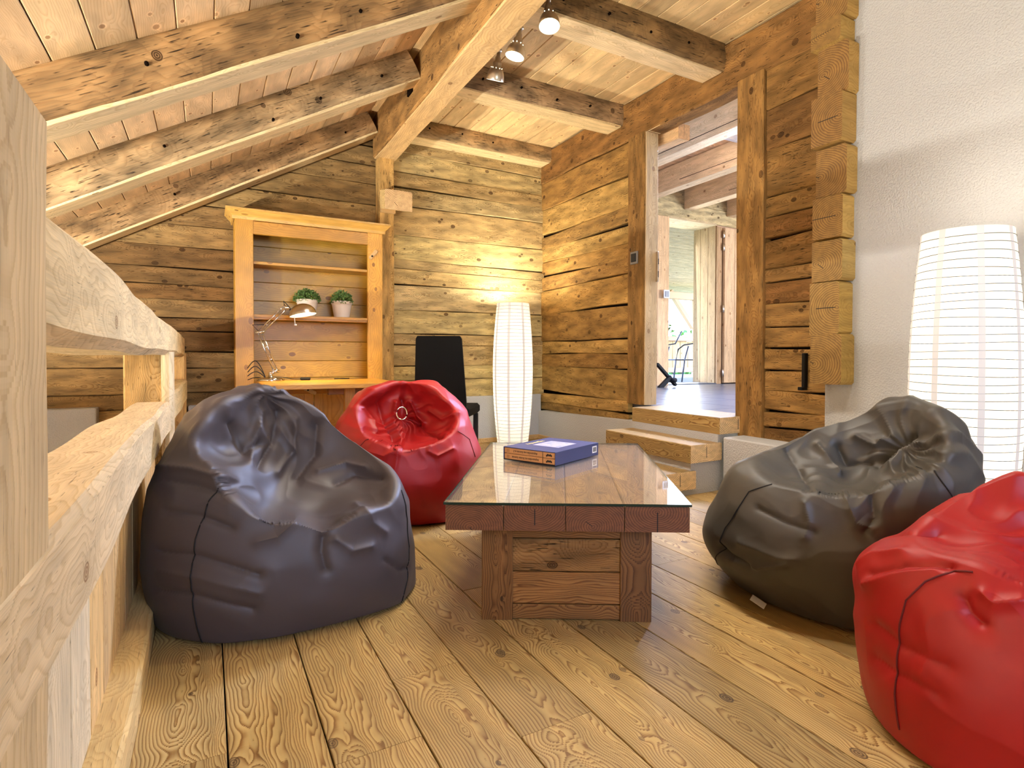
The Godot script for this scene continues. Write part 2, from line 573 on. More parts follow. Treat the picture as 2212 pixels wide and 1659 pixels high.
# ---------------------------------------------------------------- scene
func _ready() -> void:
	rng.seed = 77
	var cam := Camera3D.new()
	cam.name = "camera"
	add_child(cam)
	cam.position = EYE
	cam.basis = Basis(Vector3.UP, -0.5240) * Basis(Vector3.RIGHT, -0.0167) * Basis(Vector3.BACK, 0.0032)
	cam.projection = Camera3D.PROJECTION_FRUSTUM
	cam.near = 0.05
	cam.far = 200.0
	cam.size = 1659.0 / 1255.2 * cam.near
	cam.frustum_offset = Vector2(-67.5, -40.2) / 1255.2 * cam.near
	cam.current = true

	var we := WorldEnvironment.new()
	we.name = "environment"
	var env := Environment.new()
	env.background_mode = Environment.BG_SKY
	env.sky = Sky.new()
	var sm := ProceduralSkyMaterial.new()
	sm.sky_top_color = Color(0.55, 0.72, 1.0)
	sm.sky_horizon_color = Color(0.9, 0.95, 1.0)
	sm.ground_bottom_color = Color(0.55, 0.58, 0.55)
	sm.ground_horizon_color = Color(0.85, 0.9, 0.92)
	env.sky.sky_material = sm
	env.background_energy_multiplier = 14.0
	env.tonemap_mode = Environment.TONE_MAPPER_LINEAR
	env.tonemap_exposure = 1.15
	env.sdfgi_enabled = true
	env.ssao_enabled = true
	env.ssil_enabled = true
	we.environment = env
	add_child(we)

	# daylight: unseen windows placed to light room, stairwell and hall, then the outside door
	daylight("unseen_rear_window_light", Vector3(1.0, 1.75, 2.32), Vector3(1.0, 1.9, -3.0), Vector2(2.0, 1.5), Color(1.0, 0.98, 0.96), 2.0)  # out of view, placed to light the room from behind the viewer
	daylight("unseen_stair_window_light", Vector3(-2.1, 1.25, -0.6), Vector3(0.6, 1.1, -1.2), Vector2(1.1, 0.8), Color(1.0, 0.97, 0.93), 12.0)  # out of view, placed to light the railing and stairwell side
	daylight("unseen_hall_light", Vector3(7.6, 1.6, -2.6), Vector3(4.5, 2.8, -4.0), Vector2(1.6, 1.4), Color(0.88, 0.92, 1.0), 26.0)  # out of view, placed to light the hall ceiling
	daylight("unseen_hall_skylight_light", Vector3(4.5, 3.08, -3.6), Vector3(3.0, 1.2, -3.2), Vector2(0.6, 1.3), Color(0.72, 0.80, 1.0), 70.0)  # out of view, placed to send cool light through the doorway
	daylight("daylight_hall_door", Vector3(5.9, 1.5, -6.5), Vector3(5.0, 1.6, -4.0), Vector2(0.9, 2.0), Color(0.88, 0.93, 1.0), 4.0)

	materials()
	room()
	roof()
	hall()
	railing()
	stairs()
	table()
	bookcase()
	small_things()
	added_sconces()
	lamps()
	bags()

func daylight(nm: String, at: Vector3, to: Vector3, size: Vector2, c: Color, e: float) -> void:
	var l := AreaLight3D.new()
	l.name = nm
	add_child(l)
	l.look_at_from_position(at, to)
	l.area_size = size
	l.light_color = c
	l.light_energy = e
	l.area_range = 20.0
	l.shadow_enabled = true

func boards_wall(par: Node3D, heights: Array, x0: Vector3, x1: Vector3, nrm: Vector3, mat: StandardMaterial3D, tints: Array, wob: float, tilt: float, gap := 0.004, split := 0.0, nm := "plank", gable := false) -> void:
	# planks stacked between two upright lines x0 and x1 (y ignored)
	for i in heights.size() - 1:
		var lo: float = heights[i]
		var hi: float = heights[i + 1]
		var y := (lo + hi) * 0.5
		var dt := rng.randf_range(-tilt, tilt)
		var a := Vector3(x0.x, y - dt, x0.z)
		var b := Vector3(x1.x, y + dt, x1.z)
		if gable:
			a.x = maxf(a.x, (hi - 2.35) / 0.581)
		var tint: Color = vary(tints[rng.randi_range(0, tints.size() - 1)], 0.13)
		var cuts := [a, b]
		if split > 0.0 and rng.randf() < split:
			cuts = [a, a.lerp(b, rng.randf_range(0.3, 0.7)), b]
		for c in cuts.size() - 1:
			var out := rng.randf_range(-0.004, 0.007)
			put(par, nm, board(mat, cuts[c] + nrm * out, cuts[c + 1] + nrm * out, Vector3.UP, nrm, hi - lo - gap, 0.05, {"ch": rng.randf_range(0.004, 0.008), "wob": wob, "rise": wob * 0.4, "tint": tint}))

func room() -> void:
	# floor: wide larch planks running towards the back wall
	var fl := setting("floor")
	var st := begin()
	box(st, Vector3(1.5, -0.06, -1.45), Vector3(3.32, 0.06, 8.2))
	put(fl, "subfloor", done(st), M.gap)
	var xs := [-0.145, 0.033, 0.223, 0.412, 0.6, 0.793, 0.987, 1.18, 1.376, 1.567, 1.76, 1.95, 2.14, 2.335, 2.53, 2.72, 2.91, 3.0]
	var cuts := {2: [-1.245], 0: [-3.4], 1: [-2.9], 3: [-3.9, 0.9], 4: [-3.0], 5: [-4.1, 0.2], 6: [-2.6], 7: [-3.5, -0.4], 8: [-2.2], 9: [-4.0], 10: [-3.05], 11: [-1.9], 12: [-3.6], 13: [-2.7], 14: [-4.2], 15: [-2.0], 16: [-3.0]}
	for i in xs.size() - 1:
		var zs := [2.6]
		var c: Array = cuts.get(i, [])
		c.sort()
		c.reverse()
		for z in c:
			zs.append(z)
		zs.append(-5.2)
		var w: float = xs[i + 1] - xs[i]
		for k in zs.size() - 1:
			var z0: float = zs[k]
			var z1: float = zs[k + 1]
			var n := int(ceil(absf(z1 - z0) / 2.6))
			for m in n:
				var a := Vector3((xs[i] + xs[i + 1]) * 0.5, rng.randf_range(-0.0008, 0.0004), lerpf(z0, z1, float(m) / n) - 0.0006)
				var b := Vector3(a.x, a.y, lerpf(z0, z1, float(m + 1) / n) + 0.0006)
				put(fl, "plank", board(M.floor, a, b, Vector3.RIGHT, Vector3.UP, w - rng.randf_range(0.002, 0.0045), 0.025, {"ch": 0.0014, "tint": vary(lin(0.80, 0.755, 0.64), 0.06)}))
	# back wall: weathered planks either side of the post
	var grey := [lin(0.93, 0.90, 0.85), lin(1.05, 0.95, 0.8), lin(0.85, 0.78, 0.68), lin(1.1, 1.02, 0.9)]
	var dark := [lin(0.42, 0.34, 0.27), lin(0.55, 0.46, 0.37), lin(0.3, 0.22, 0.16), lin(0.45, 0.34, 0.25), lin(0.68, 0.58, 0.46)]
	var wb := setting("wall_back")
	st = begin()
	box(st, Vector3(0.4, 1.0, -5.45), Vector3(5.6, 4.4, 0.2))
	put(wb, "backing", done(st), M.gap)
	boards_wall(wb, [0.43, 0.621, 0.755, 0.943, 1.047, 1.264, 1.493, 1.631, 1.714, 1.942, 2.212, 2.369, 2.501, 2.68, 2.8, 2.93], Vector3(1.435, 0, -5.22), Vector3(3.02, 0, -5.22), Vector3.BACK, M.old, grey, 0.004, 0.008)
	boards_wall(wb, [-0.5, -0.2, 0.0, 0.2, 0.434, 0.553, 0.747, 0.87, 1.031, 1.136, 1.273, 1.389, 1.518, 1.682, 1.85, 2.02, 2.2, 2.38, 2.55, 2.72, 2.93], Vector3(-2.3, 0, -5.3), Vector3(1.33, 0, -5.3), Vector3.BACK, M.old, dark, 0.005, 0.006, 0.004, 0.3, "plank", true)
	# white plinths
	var pb := setting("trim_1")
	put(pb, "plinth", boxm(Vector3(1.42, 0.228, -5.25), Vector3(3.1, 0.456, 0.14), 0.006), M.plaster)
	put(pb, "skirting", board(M.hewn, Vector3(-0.13, 0.022, -5.17), Vector3(2.94, 0.022, -5.17), Vector3.UP, Vector3.BACK, 0.045, 0.012, {"tint": lin(0.75, 0.6, 0.42)}))
	var pl := setting("trim_2")
	put(pl, "plinth", boxm(Vector3(-1.5, 0.2, -5.25), Vector3(1.62, 0.53, 0.14), 0.006), M.plaster)
	var pr := setting("trim_3")
	st = begin()
	quad(st, Vector3(2.94, 0, -5.2), Vector3(2.94, 0, -3.45), Vector3(2.94, 0.335, -3.45), Vector3(2.94, 0.285, -5.2), Vector3.LEFT)
	quad(st, Vector3(2.94, 0.335, -3.45), Vector3(2.94, 0.285, -5.2), Vector3(3.05, 0.285, -5.2), Vector3(3.05, 0.335, -3.45), Vector3.UP)
	quad(st, Vector3(2.94, 0, -3.45), Vector3(3.05, 0, -3.45), Vector3(3.05, 0.335, -3.45), Vector3(2.94, 0.335, -3.45), Vector3.BACK)
	put(pr, "plinth", done(st), M.plaster)
	put(pr, "skirting", board(M.hewn, Vector3(2.93, 0.022, -5.17), Vector3(2.93, 0.022, -3.5), Vector3.UP, Vector3.LEFT, 0.045, 0.012, {"tint": lin(0.75, 0.6, 0.42)}))
	var pq := setting("trim_4")
	put(pq, "plinth", boxm(Vector3(2.885, 0.172, -2.205), Vector3(0.19, 0.345, 0.75), 0.008), M.plaster)
	put(pq, "skirting", board(M.hewn, Vector3(2.78, 0.025, -2.575), Vector3(2.78, 0.025, -1.8), Vector3.UP, Vector3.LEFT, 0.05, 0.012, {"tint": lin(0.62, 0.45, 0.3)}))

	# right wall: dark hewn boards round the doorway
	var red := [lin(0.40, 0.29, 0.18), lin(0.48, 0.35, 0.22), lin(0.56, 0.42, 0.27), lin(0.36, 0.24, 0.15)]
	var wr := setting("wall_right")
	st = begin()
	box(st, Vector3(3.085, 1.7, -4.52), Vector3(0.07, 2.6, 1.5))
	box(st, Vector3(3.085, 1.7, -2.2), Vector3(0.07, 2.6, 0.48))
	box(st, Vector3(3.085, 2.84, -3.6), Vector3(0.07, 0.34, 3.3))
	put(wr, "backing", done(st), M.gap)
	boards_wall(wr, [0.285, 0.375, 0.478, 0.741, 0.868, 0.995, 1.273, 1.522, 1.66, 1.794, 1.942, 2.076, 2.338, 2.609], Vector3(3.0, 0, -5.24), Vector3(3.0, 0, -3.79), Vector3.LEFT, M.old, [lin(0.70, 0.54, 0.32), lin(0.60, 0.45, 0.27), lin(0.80, 0.64, 0.39)], 0.008, 0.018, 0.006)
	boards_wall(wr, [0.335, 0.42, 0.516, 0.637, 0.763, 0.9, 1.022, 1.171, 1.3, 1.389, 1.575, 1.699, 1.825, 2.119, 2.37, 2.62], Vector3(3.0, 0, -2.44), Vector3(3.0, 0, -1.98), Vector3.LEFT, M.old, red, 0.006, 0.012, 0.006)
	put(wr, "header_beam", board(M.old, Vector3(2.985, 2.765, -5.24), Vector3(2.985, 2.765, -1.98), Vector3.UP, Vector3.LEFT, 0.31, 0.14, {"ch": 0.012, "wob": 0.012, "rise": 0.006, "tint": lin(0.46, 0.31, 0.19)}))
	put(wr, "header_underside", board(M.hewn, Vector3(3.06, 2.612, -3.6), Vector3(3.06, 2.612, -2.62), Vector3.RIGHT, Vector3.DOWN, 0.12, 0.01, {"ch": 0.002, "wob": 0.005, "tint": lin(0.9, 0.85, 0.78)}))
	# log ends of the cross wall, breaking through beside the plaster
	var ys := [0.692, 0.968, 1.244, 1.475, 1.716, 1.974, 2.244, 2.507, 2.637, 2.925]
	for i in ys.size() - 1:
		var yc: float = (ys[i] + ys[i + 1]) * 0.5
		var jut := rng.randf_range(-0.02, 0.018)
		var z: float = -1.855 + [0.0, -0.006, 0.004, -0.002, 0.006, -0.004, 0.012, -0.01, 0.002][i]
		var c: Color = [lin(0.92, 0.74, 0.42), lin(0.95, 0.78, 0.45), lin(0.88, 0.7, 0.4), lin(0.9, 0.68, 0.36), lin(0.82, 0.6, 0.32), lin(0.8, 0.58, 0.32), lin(0.84, 0.62, 0.34), lin(0.86, 0.66, 0.36), lin(0.84, 0.62, 0.33)][i]
		put(wr, "log_end", board(M.hewn, Vector3(3.06, yc, z), Vector3(2.885 - i * 0.002 + jut, yc, z), Vector3.UP, Vector3.BACK, ys[i + 1] - ys[i] - 0.006, 0.175, {"ch": 0.012, "wob": 0.008, "rise": 0.006, "segs": 3, "tint": Color(c.r * 0.72, c.g * 0.74, c.b * 0.68), "cap": M.end, "cap_tint": lin(c.r * 0.36, c.g * 0.36, c.b * 0.30), "cell": i % 4}))
	# doorway posts
	var dr := setting("door_1")
	put(dr, "door_post", board(M.old, Vector3(2.982, 0.462, -3.68), Vector3(2.982, 2.62, -3.68), Vector3.BACK, Vector3.LEFT, 0.215, 0.12, {"ch": 0.006, "wob": 0.003, "tint": lin(0.46, 0.33, 0.2)}))
	put(dr, "door_jamb", board(M.hewn, Vector3(3.05, 0.462, -3.568), Vector3(3.05, 2.612, -3.568), Vector3.RIGHT, Vector3.BACK, 0.125, 0.01, {"ch": 0.004, "wob": 0.003, "tint": lin(0.78, 0.70, 0.62)}))
	put(dr, "door_post", board(M.old, Vector3(2.97, 0.33, -2.545), Vector3(2.97, 2.62, -2.545), Vector3.BACK, Vector3.LEFT, 0.208, 0.14, {"ch": 0.006, "wob": 0.004, "tint": lin(0.58, 0.41, 0.25)}))
	var plate := put(dr, "strike_plate", boxm(Vector3(3.1, 1.56, -3.557), Vector3(0.012, 0.24, 0.022), 0.002), M.steel)
	put(plate, "latch_hole", boxm(Vector3(3.1, 1.6, -3.5455), Vector3(0.008, 0.045, 0.002)), M.black)
	put(plate, "latch_hole", boxm(Vector3(3.1, 1.5, -3.5455), Vector3(0.008, 0.05, 0.002)), M.black)
	# plaster wall running on towards the viewer, the wall behind the viewer, the knee wall over the stairwell
	var wp := setting("wall_plaster")
	put(wp, "plaster", boxm(Vector3(3.09, 1.465, 0.33), Vector3(0.22, 2.95, 4.62)), M.plaster)
	put(wp, "plaster_end", boxm(Vector3(3.04, 0.52, -2.0), Vector3(0.1, 0.348, 0.045)), M.plaster)
	var wf := setting("wall_front")
	st = begin()
	box(st, Vector3(-1.15, 1.0, 2.6), Vector3(2.3, 4.4, 0.2))
	box(st, Vector3(2.6, 1.0, 2.6), Vector3(1.2, 4.4, 0.2))
	box(st, Vector3(1.0, -0.1, 2.6), Vector3(2.0, 2.2, 0.2))
	box(st, Vector3(1.0, 2.85, 2.6), Vector3(2.0, 0.7, 0.2))
	put(wf, "plaster", done(st), M.plaster)
	var wl := setting("wall_left")
	st = begin()
	box(st, Vector3(-2.4, -0.1, -1.4), Vector3(0.2, 2.1, 8.2))
	box(st, Vector3(-2.4, 1.5, -3.6), Vector3(0.2, 1.4, 3.8))
	box(st, Vector3(-2.4, 1.5, 1.3), Vector3(0.2, 1.4, 2.6))
	box(st, Vector3(-2.4, 1.9, -0.9), Vector3(0.2, 0.5, 2.0))
	put(wl, "plaster", done(st), M.plaster)
	var lf := setting("floor_stairwell")
	put(lf, "plank", boxm(Vector3(-1.25, -1.1, -1.4), Vector3(2.3, 0.1, 8.2)), M.plaster)
	st = begin()
	box(st, Vector3(-0.2, -0.55, -1.4), Vector3(0.06, 1.0, 8.2))
	put(lf, "stairwell_edge", done(st), M.plaster)
	window("window_1", Vector3(1.0, 1.75, 2.55), Vector3(2.0, 1.5, 0.06), 0)  # unseen window behind the viewer, frame for the rear light
	window("window_2", Vector3(-2.38, 1.3, -0.9), Vector3(0.06, 0.8, 2.0), 1)  # unseen window over the stairwell, frame for the side light

func window(nm: String, c: Vector3, s: Vector3, ax: int) -> void:
	var w := setting(nm)
	var u := Vector3.ZERO
	var along := 0 if ax == 0 else 2
	u[along] = 1.0
	for k in [-0.5, 0.0, 0.5]:
		var sz := s
		sz[along] = 0.06
		put(w, "window_frame", boxm(c + u * (s[along] - 0.06) * k, sz, 0.004), M.white)
	for k in [-0.5, 0.5]:
		var sz := s
		sz.y = 0.06
		put(w, "window_frame", boxm(c + Vector3.UP * (s.y - 0.06) * k, sz, 0.004), M.white)

func roof() -> void:
	# flat part of the ceiling over the right of the room
	var ce := setting("ceiling")
	var st := begin()
	box(st, Vector3(2.2, 3.02, -1.4), Vector3(2.1, 0.12, 8.2))
	var ang := atan(0.581)
	var sl := Basis(Vector3.BACK, ang)
	box(st, Vector3(-0.75, 2.222 - 0.75 * 0.581 + 0.12, -1.4), Vector3(4.7, 0.12, 8.2), sl)
	put(ce, "backing", done(st), M.gap)
	var warm := lin(0.98, 0.92, 0.76)
	var x := 1.21
	while x < 3.0:
		var w := minf(0.149, 3.03 - x)
		var y := 2.93 + rng.randf_range(0, 0.0015)
		for seg in [[-5.24, -2.85], [-2.85, -0.5], [-0.5, 2.5]]:
			put(ce, "ceiling_board", board(M.spruce, Vector3(x + w * 0.5, y, seg[0]), Vector3(x + w * 0.5, y, seg[1]), Vector3.RIGHT, Vector3.DOWN, w - 0.004, 0.02, {"ch": 0.003, "tint": vary(warm, 0.06)}))
		x += 0.149
	var up := Vector3(cos(ang), sin(ang), 0)
	var nd := Vector3(sin(ang), -cos(ang), 0)
	var top := Vector3(1.215, 2.222 + 1.215 * 0.581, 0)
	for i in 27:
		var c := top - up * (0.152 * (i + 0.5)) + nd * rng.randf_range(-0.0015, 0.0)
		for seg in [[-5.32, -3.0], [-3.0, -0.7], [-0.7, 2.5]]:
			put(ce, "ceiling_board", board(M.spruce, Vector3(c.x, c.y, seg[0]), Vector3(c.x, c.y, seg[1]), up, nd, 0.1485, 0.02, {"ch": 0.003, "tint": vary(lin(0.98, 0.92, 0.86), 0.07)}))
	# rafters of the slope and the beams of the flat ceiling, in line with each other
	var zs := [[-5.22, -5.02], [-4.06, -3.86], [-2.97, -2.77]]
	var rl := ["weathered half-log rafter lying against the gable wall, behind the bookcase top", "weathered half-log rafter on the slope, middle of the three", "dark weathered half-log rafter nearest the viewer on the slope"]
	var bl := ["ceiling beam lying against the back wall above the floor lamp", "ceiling beam in the middle of the flat ceiling, ending left of the doorway", "thick blackened ceiling beam nearest the viewer, ending over the doorway"]
	var rt := [lin(0.95, 0.80, 0.62), lin(1.02, 0.92, 0.78), lin(0.72, 0.56, 0.38)]
	var bt := [lin(0.98, 0.86, 0.68), lin(0.86, 0.76, 0.66), lin(0.62, 0.5, 0.34)]
	for i in 3:
		var zc: float = (zs[i][0] + zs[i][1]) * 0.5
		var c0: float = [2.012, 2.0, 1.985][i]
		var r := thing("rafter", rl[i], "rafter", Vector3.ZERO, 0, "rafters of the slope")
		var p0 := Vector3(-2.2, c0 - 2.2 * 0.581, zc)
		var p1 := Vector3(1.27, c0 + 1.27 * 0.581, zc)
		put(r, "weathered_log", board(M.bark, p0 - nd * 0.012, p1 - nd * 0.012, Vector3.BACK, nd, 0.2, 0.2, {"round": 0.035, "wob": 0.009, "rise": 0.004, "smooth": true, "tint": rt[i], "strip": i}))
		put(r, "sawn_underside", board(M.hewn, p0, p1, Vector3.BACK, nd, 0.17, 0.016, {"ch": 0.002, "wob": 0.008, "tint": lin(1.05, 0.98, 0.9)}))
		var b := thing("ceiling_beam", bl[i], "beam", Vector3.ZERO, 0, "beams of the flat ceiling")
		var yb: float = [2.775, 2.74, 2.735][i]
		var q0 := Vector3(1.36, yb, zc)
		var q1 := Vector3(2.99, yb, zc)
		put(b, "weathered_log", board(M.bark, q0 + Vector3.UP * 0.012, q1 + Vector3.UP * 0.012, Vector3.BACK, Vector3.DOWN, 0.215, 2.94 - yb, {"round": 0.035, "wob": 0.008, "rise": 0.003, "smooth": true, "tint": bt[i], "strip": (i + 1) % 3}))
		put(b, "sawn_underside", board(M.hewn, q0, q1 - Vector3(0.02, 0, 0), Vector3.BACK, Vector3.DOWN, 0.18, 0.016, {"ch": 0.002, "wob": 0.006, "tint": lin(1.02, 0.95, 0.84) if i < 2 else lin(1.0, 0.95, 0.9)}))
		for k in (4 if i > 0 else 3):
			var px := [1.0, 0.35, -0.2, 0.62][k] as float
			st = begin()
			tube(st, [Vector3(0, 0, -0.02), Vector3(0, 0, 0.004)], 0.008, 8)
			var n := put(r, "wooden_peg", done(st), M.gap)
			n.position = Vector3(px, c0 + px * 0.581 + [0.1, 0.06, 0.12, 0.09][k], zs[i][1] + 0.007)
			var n2 := put(b, "wooden_peg", n.mesh, M.gap)
			n2.position = Vector3(1.72 + 0.31 * k, yb + [0.09, 0.1, 0.08, 0.1][k], zs[i][1] + 0.014)
	# ridge purlin and its post against the back wall
	var pu := thing("purlin", "heavy hewn purlin running along the top of the slope, over the spotlights", "beam")
	put(pu, "hewn_beam", board(M.old, Vector3(1.37, 2.59, -5.22), Vector3(1.31, 2.59, 2.4), Vector3.RIGHT, Vector3.DOWN, 0.185, 0.35, {"ch": 0.012, "wob": 0.006, "tint": lin(0.56, 0.40, 0.27)}))
	put(pu, "underside", board(M.hewn, Vector3(1.375, 2.58, -5.21), Vector3(1.315, 2.58, 2.4), Vector3.RIGHT, Vector3.DOWN, 0.168, 0.014, {"ch": 0.004, "wob": 0.008, "rise": 0.002, "tint": lin(0.84, 0.70, 0.52)}))
	put(pu, "mortise", boxm(Vector3(1.268, 2.74, -4.1), Vector3(0.02, 0.05, 0.11)), M.gap)
	var po := thing("wall_post", "weathered upright post on the back wall beneath the purlin", "post")
	put(po, "post_shaft", board(M.old, Vector3(1.375, 0.62, -5.14), Vector3(1.375, 2.59, -5.14), Vector3.RIGHT, Vector3.BACK, 0.125, 0.14, {"ch": 0.004, "wob": 0.003, "tint": lin(1.0, 0.82, 0.58)}))
	put(po, "corbel", board(M.hewn, Vector3(1.435, 2.32, -5.2), Vector3(1.435, 2.27, -4.985), Vector3.RIGHT, Vector3.UP, 0.235, 0.17, {"ch": 0.012, "wob": 0.004, "tint": lin(1.02, 0.9, 0.66), "cap": M.end, "cap_tint": lin(0.92, 0.86, 0.84), "cell": 2}))
	put(po, "patch_block", boxm(Vector3(1.38, 2.14, -5.128), Vector3(0.13, 0.08, 0.03), 0.004), M.new_block)
	put(po, "foot_block", board(M.hewn, Vector3(1.42, 0.62, -5.2), Vector3(1.42, 0.62, -5.06), Vector3.RIGHT, Vector3.UP, 0.19, 0.14, {"ch": 0.005, "tint": lin(1.0, 0.88, 0.66), "cap": M.end, "cap_tint": lin(0.95, 0.85, 0.7), "cell": 1}))

func hall() -> void:
	var fh := setting("floor_hall")
	put(fh, "slab", boxm(Vector3(5.6, 0.38, -2.6), Vector3(5.0, 0.13, 7.0)), M.gap)
	for i in 9:
		for j in 12:
			put(fh, "tile", boxm(Vector3(3.32 + 0.55 * i, 0.445, -5.72 + 0.58 * j), Vector3(0.544, 0.02, 0.574), 0.002), M.tile)
	var ch := setting("ceiling_hall")
	put(ch, "backing", boxm(Vector3(5.6, 3.22, -2.6), Vector3(5.1, 0.1, 7.2)), M.gap)
	for i in 16:
		for j in 2:
			var z := -5.95 + 0.21 * i
			put(ch, "ceiling_board", board(M.spruce, Vector3(3.1 + 2.5 * j, 3.16, z), Vector3(5.6 + 2.5 * j, 3.16, z), Vector3.BACK, Vector3.DOWN, 0.207, 0.03, {"ch": 0.004, "tint": vary(lin(0.92, 0.76, 0.66), 0.08)}))
	var sk := setting("window_3")  # unseen skylight, frame for the cool light reaching the doorway
	for k in [-1.0, 1.0]:
		put(sk, "window_frame", boxm(Vector3(4.5 + 0.32 * k, 3.13, -3.6), Vector3(0.05, 0.06, 1.45), 0.004), M.white)
		put(sk, "window_frame", boxm(Vector3(4.5, 3.13, -3.6 + 0.7 * k), Vector3(0.59, 0.06, 0.05), 0.004), M.white)
	put(ch, "backing", boxm(Vector3(5.6, 3.16, -0.65), Vector3(5.0, 0.04, 3.9)), M.hall_wood)
	for i in 5:
		var x := 4.11 + 0.83 * i
		var lab: String = ["sawn hall beam nearest the doorway, with a long crack", "sawn hall beam, second beyond the doorway", "sawn hall beam ending over the outside door", "short bit of sawn hall beam beside the right door post", ""][i]
		if i == 4:
			break
		var b := thing("hall_beam", lab, "beam", Vector3.ZERO, 0, "beams of the hall ceiling")
		put(b, "beam_body", board(M.hewn, Vector3(x, 2.87, -5.99), Vector3(x, 2.87, 0.9), Vector3.RIGHT, Vector3.DOWN, 0.15, 0.28, {"ch": 0.004, "wob": 0.002, "tint": lin(0.95, 0.82, 0.76)}))
		st_crack(b, x)
	var tb := thing("beam_stub", "short sawn timber end under the hall ceiling just inside the doorway head", "beam")
	put(tb, "beam_body", board(M.hewn, Vector3(3.24, 2.56, -3.75), Vector3(3.24, 2.545, -3.415), Vector3.RIGHT, Vector3.DOWN, 0.12, 0.12, {"ch": 0.01, "tint": lin(1.0, 0.82, 0.72), "cap": M.end}))
	# hall wall with the outside door
	var wh := setting("wall_hall")
	var st := begin()
	box(st, Vector3(4.25, 1.8, -6.2), Vector3(2.3, 2.9, 0.36))
	box(st, Vector3(7.35, 1.8, -6.2), Vector3(2.0, 2.9, 0.36))
	box(st, Vector3(5.8, 3.03, -6.2), Vector3(1.2, 0.6, 0.36))
	put(wh, "backing", done(st), M.hall_wood)
	for r in [[2.73, 2.95], [2.95, 3.16]]:
		put(wh, "plank", board(M.old, Vector3(3.1, (r[0] + r[1]) * 0.5, -5.995), Vector3(8.0, (r[0] + r[1]) * 0.5, -5.995), Vector3.UP, Vector3.BACK, 0.215, 0.03, {"ch": 0.004, "wob": 0.004, "tint": lin(1.35, 1.2, 1.1)}))
	for r in [[6.48, 8.05, 0.455, 2.73]]:
		for k in 10:
			var y := 0.57 + 0.23 * k
			if y < 2.7:
				put(wh, "plank", board(M.hewn, Vector3(6.8, y, -5.995), Vector3(8.0, y, -5.995), Vector3.UP, Vector3.BACK, 0.226, 0.03, {"ch": 0.004, "wob": 0.003, "tint": lin(1.05, 0.86, 0.76)}))
	st = begin()
	box(st, Vector3(8.05, 1.8, -2.6), Vector3(0.1, 2.9, 7.2))
	box(st, Vector3(5.6, 1.8, 0.95), Vector3(5.0, 2.9, 0.1))
	box(st, Vector3(3.16, 1.8, -4.85), Vector3(0.06, 2.9, 2.2))
	box(st, Vector3(3.16, 1.8, -0.75), Vector3(0.06, 2.9, 3.4))
	put(wh, "plaster", done(st), M.plaster)
	# outside door: jambs, reveal, leaf folded back to the right
	var d := setting("door_2")
	put(d, "door_post", board(M.hewn, Vector3(5.31, 0.455, -5.97), Vector3(5.31, 2.73, -5.97), Vector3.RIGHT, Vector3.BACK, 0.2, 0.05, {"tint": lin(1.0, 0.8, 0.68)}))
	for y in [0, 1, 2]:
		put(d, "reveal_board", board(M.hewn, Vector3(6.31, 0.455, -6.07 - 0.145 * y), Vector3(6.31, 2.72, -6.07 - 0.145 * y), Vector3.BACK, Vector3.LEFT, 0.143, 0.03, {"tint": lin(0.5, 0.41, 0.33)}))
	put(d, "reveal_head", board(M.hewn, Vector3(5.4, 2.72, -6.2), Vector3(6.32, 2.72, -6.2), Vector3.BACK, Vector3.DOWN, 0.42, 0.03, {"tint": lin(0.8, 0.74, 0.66)}))
	put(d, "threshold", boxm(Vector3(5.86, 0.452, -6.2), Vector3(0.95, 0.03, 0.45), 0.004), M.tile)
	put(d, "door_frame", board(M.hewn, Vector3(6.365, 0.455, -5.965), Vector3(6.365, 2.7, -5.965), Vector3.RIGHT, Vector3.BACK, 0.085, 0.05, {"tint": lin(0.6, 0.46, 0.38)}))
	for y in [2.59, 2.41, 1.53, 0.61]:
		st = begin()
		tube(st, [Vector3(6.405, y - 0.05, -5.93), Vector3(6.405, y + 0.05, -5.93)], 0.014, 8)
		put(d, "hinge", done(st), M.steel)
	for k in 3:
		put(d, "leaf_board", board(M.hewn, Vector3(6.53 + 0.2 * k, 0.47, -5.93), Vector3(6.53 + 0.2 * k, 2.69, -5.93), Vector3.RIGHT, Vector3.BACK, 0.196, 0.045, {"ch": 0.004, "tint": lin(0.9, 0.74, 0.68)}))
	var sw := thing("light_switch", "pale square light switch on the board left of the outside door", "switch")
	put(sw, "plate", boxm(Vector3(5.32, 1.68, -5.915), Vector3(0.1, 0.11, 0.012), 0.003), M.white)
	put(sw, "rocker", boxm(Vector3(5.32, 1.68, -5.906), Vector3(0.065, 0.075, 0.012), 0.002), M.grey_plastic)
	var tool := thing("boot_jack", "dark folded wooden gadget leaning at the left edge of the hall door opening", "gadget", Vector3(4.98, 0.455, -5.6))
	put(tool, "leg", boxm(Vector3(0.06, 0.16, 0), Vector3(0.035, 0.42, 0.05), 0.004, Basis(Vector3.BACK, 0.85)), M.iron)
	put(tool, "leg", boxm(Vector3(0.02, 0.06, 0.02), Vector3(0.05, 0.24, 0.05), 0.004, Basis(Vector3.BACK, -0.9)), M.iron)
	st = begin()
	tube(st, [Vector3(0.14, 0.09, -0.04), Vector3(0.14, 0.09, 0.08)], 0.03, 12)
	put(tool, "hub", done(st), M.black)
	# terrace: floor, boarded balustrade, brace, roof boards, a tubular chair, the garden beyond
	var te := setting("floor_terrace")
	put(te, "slab", boxm(Vector3(8.0, 0.37, -8.2), Vector3(9.0, 0.12, 3.6)), M.terrace)
	var bal := thing("balustrade", "pale boarded terrace balustrade with a broad top rail seen through the outside door", "railing")
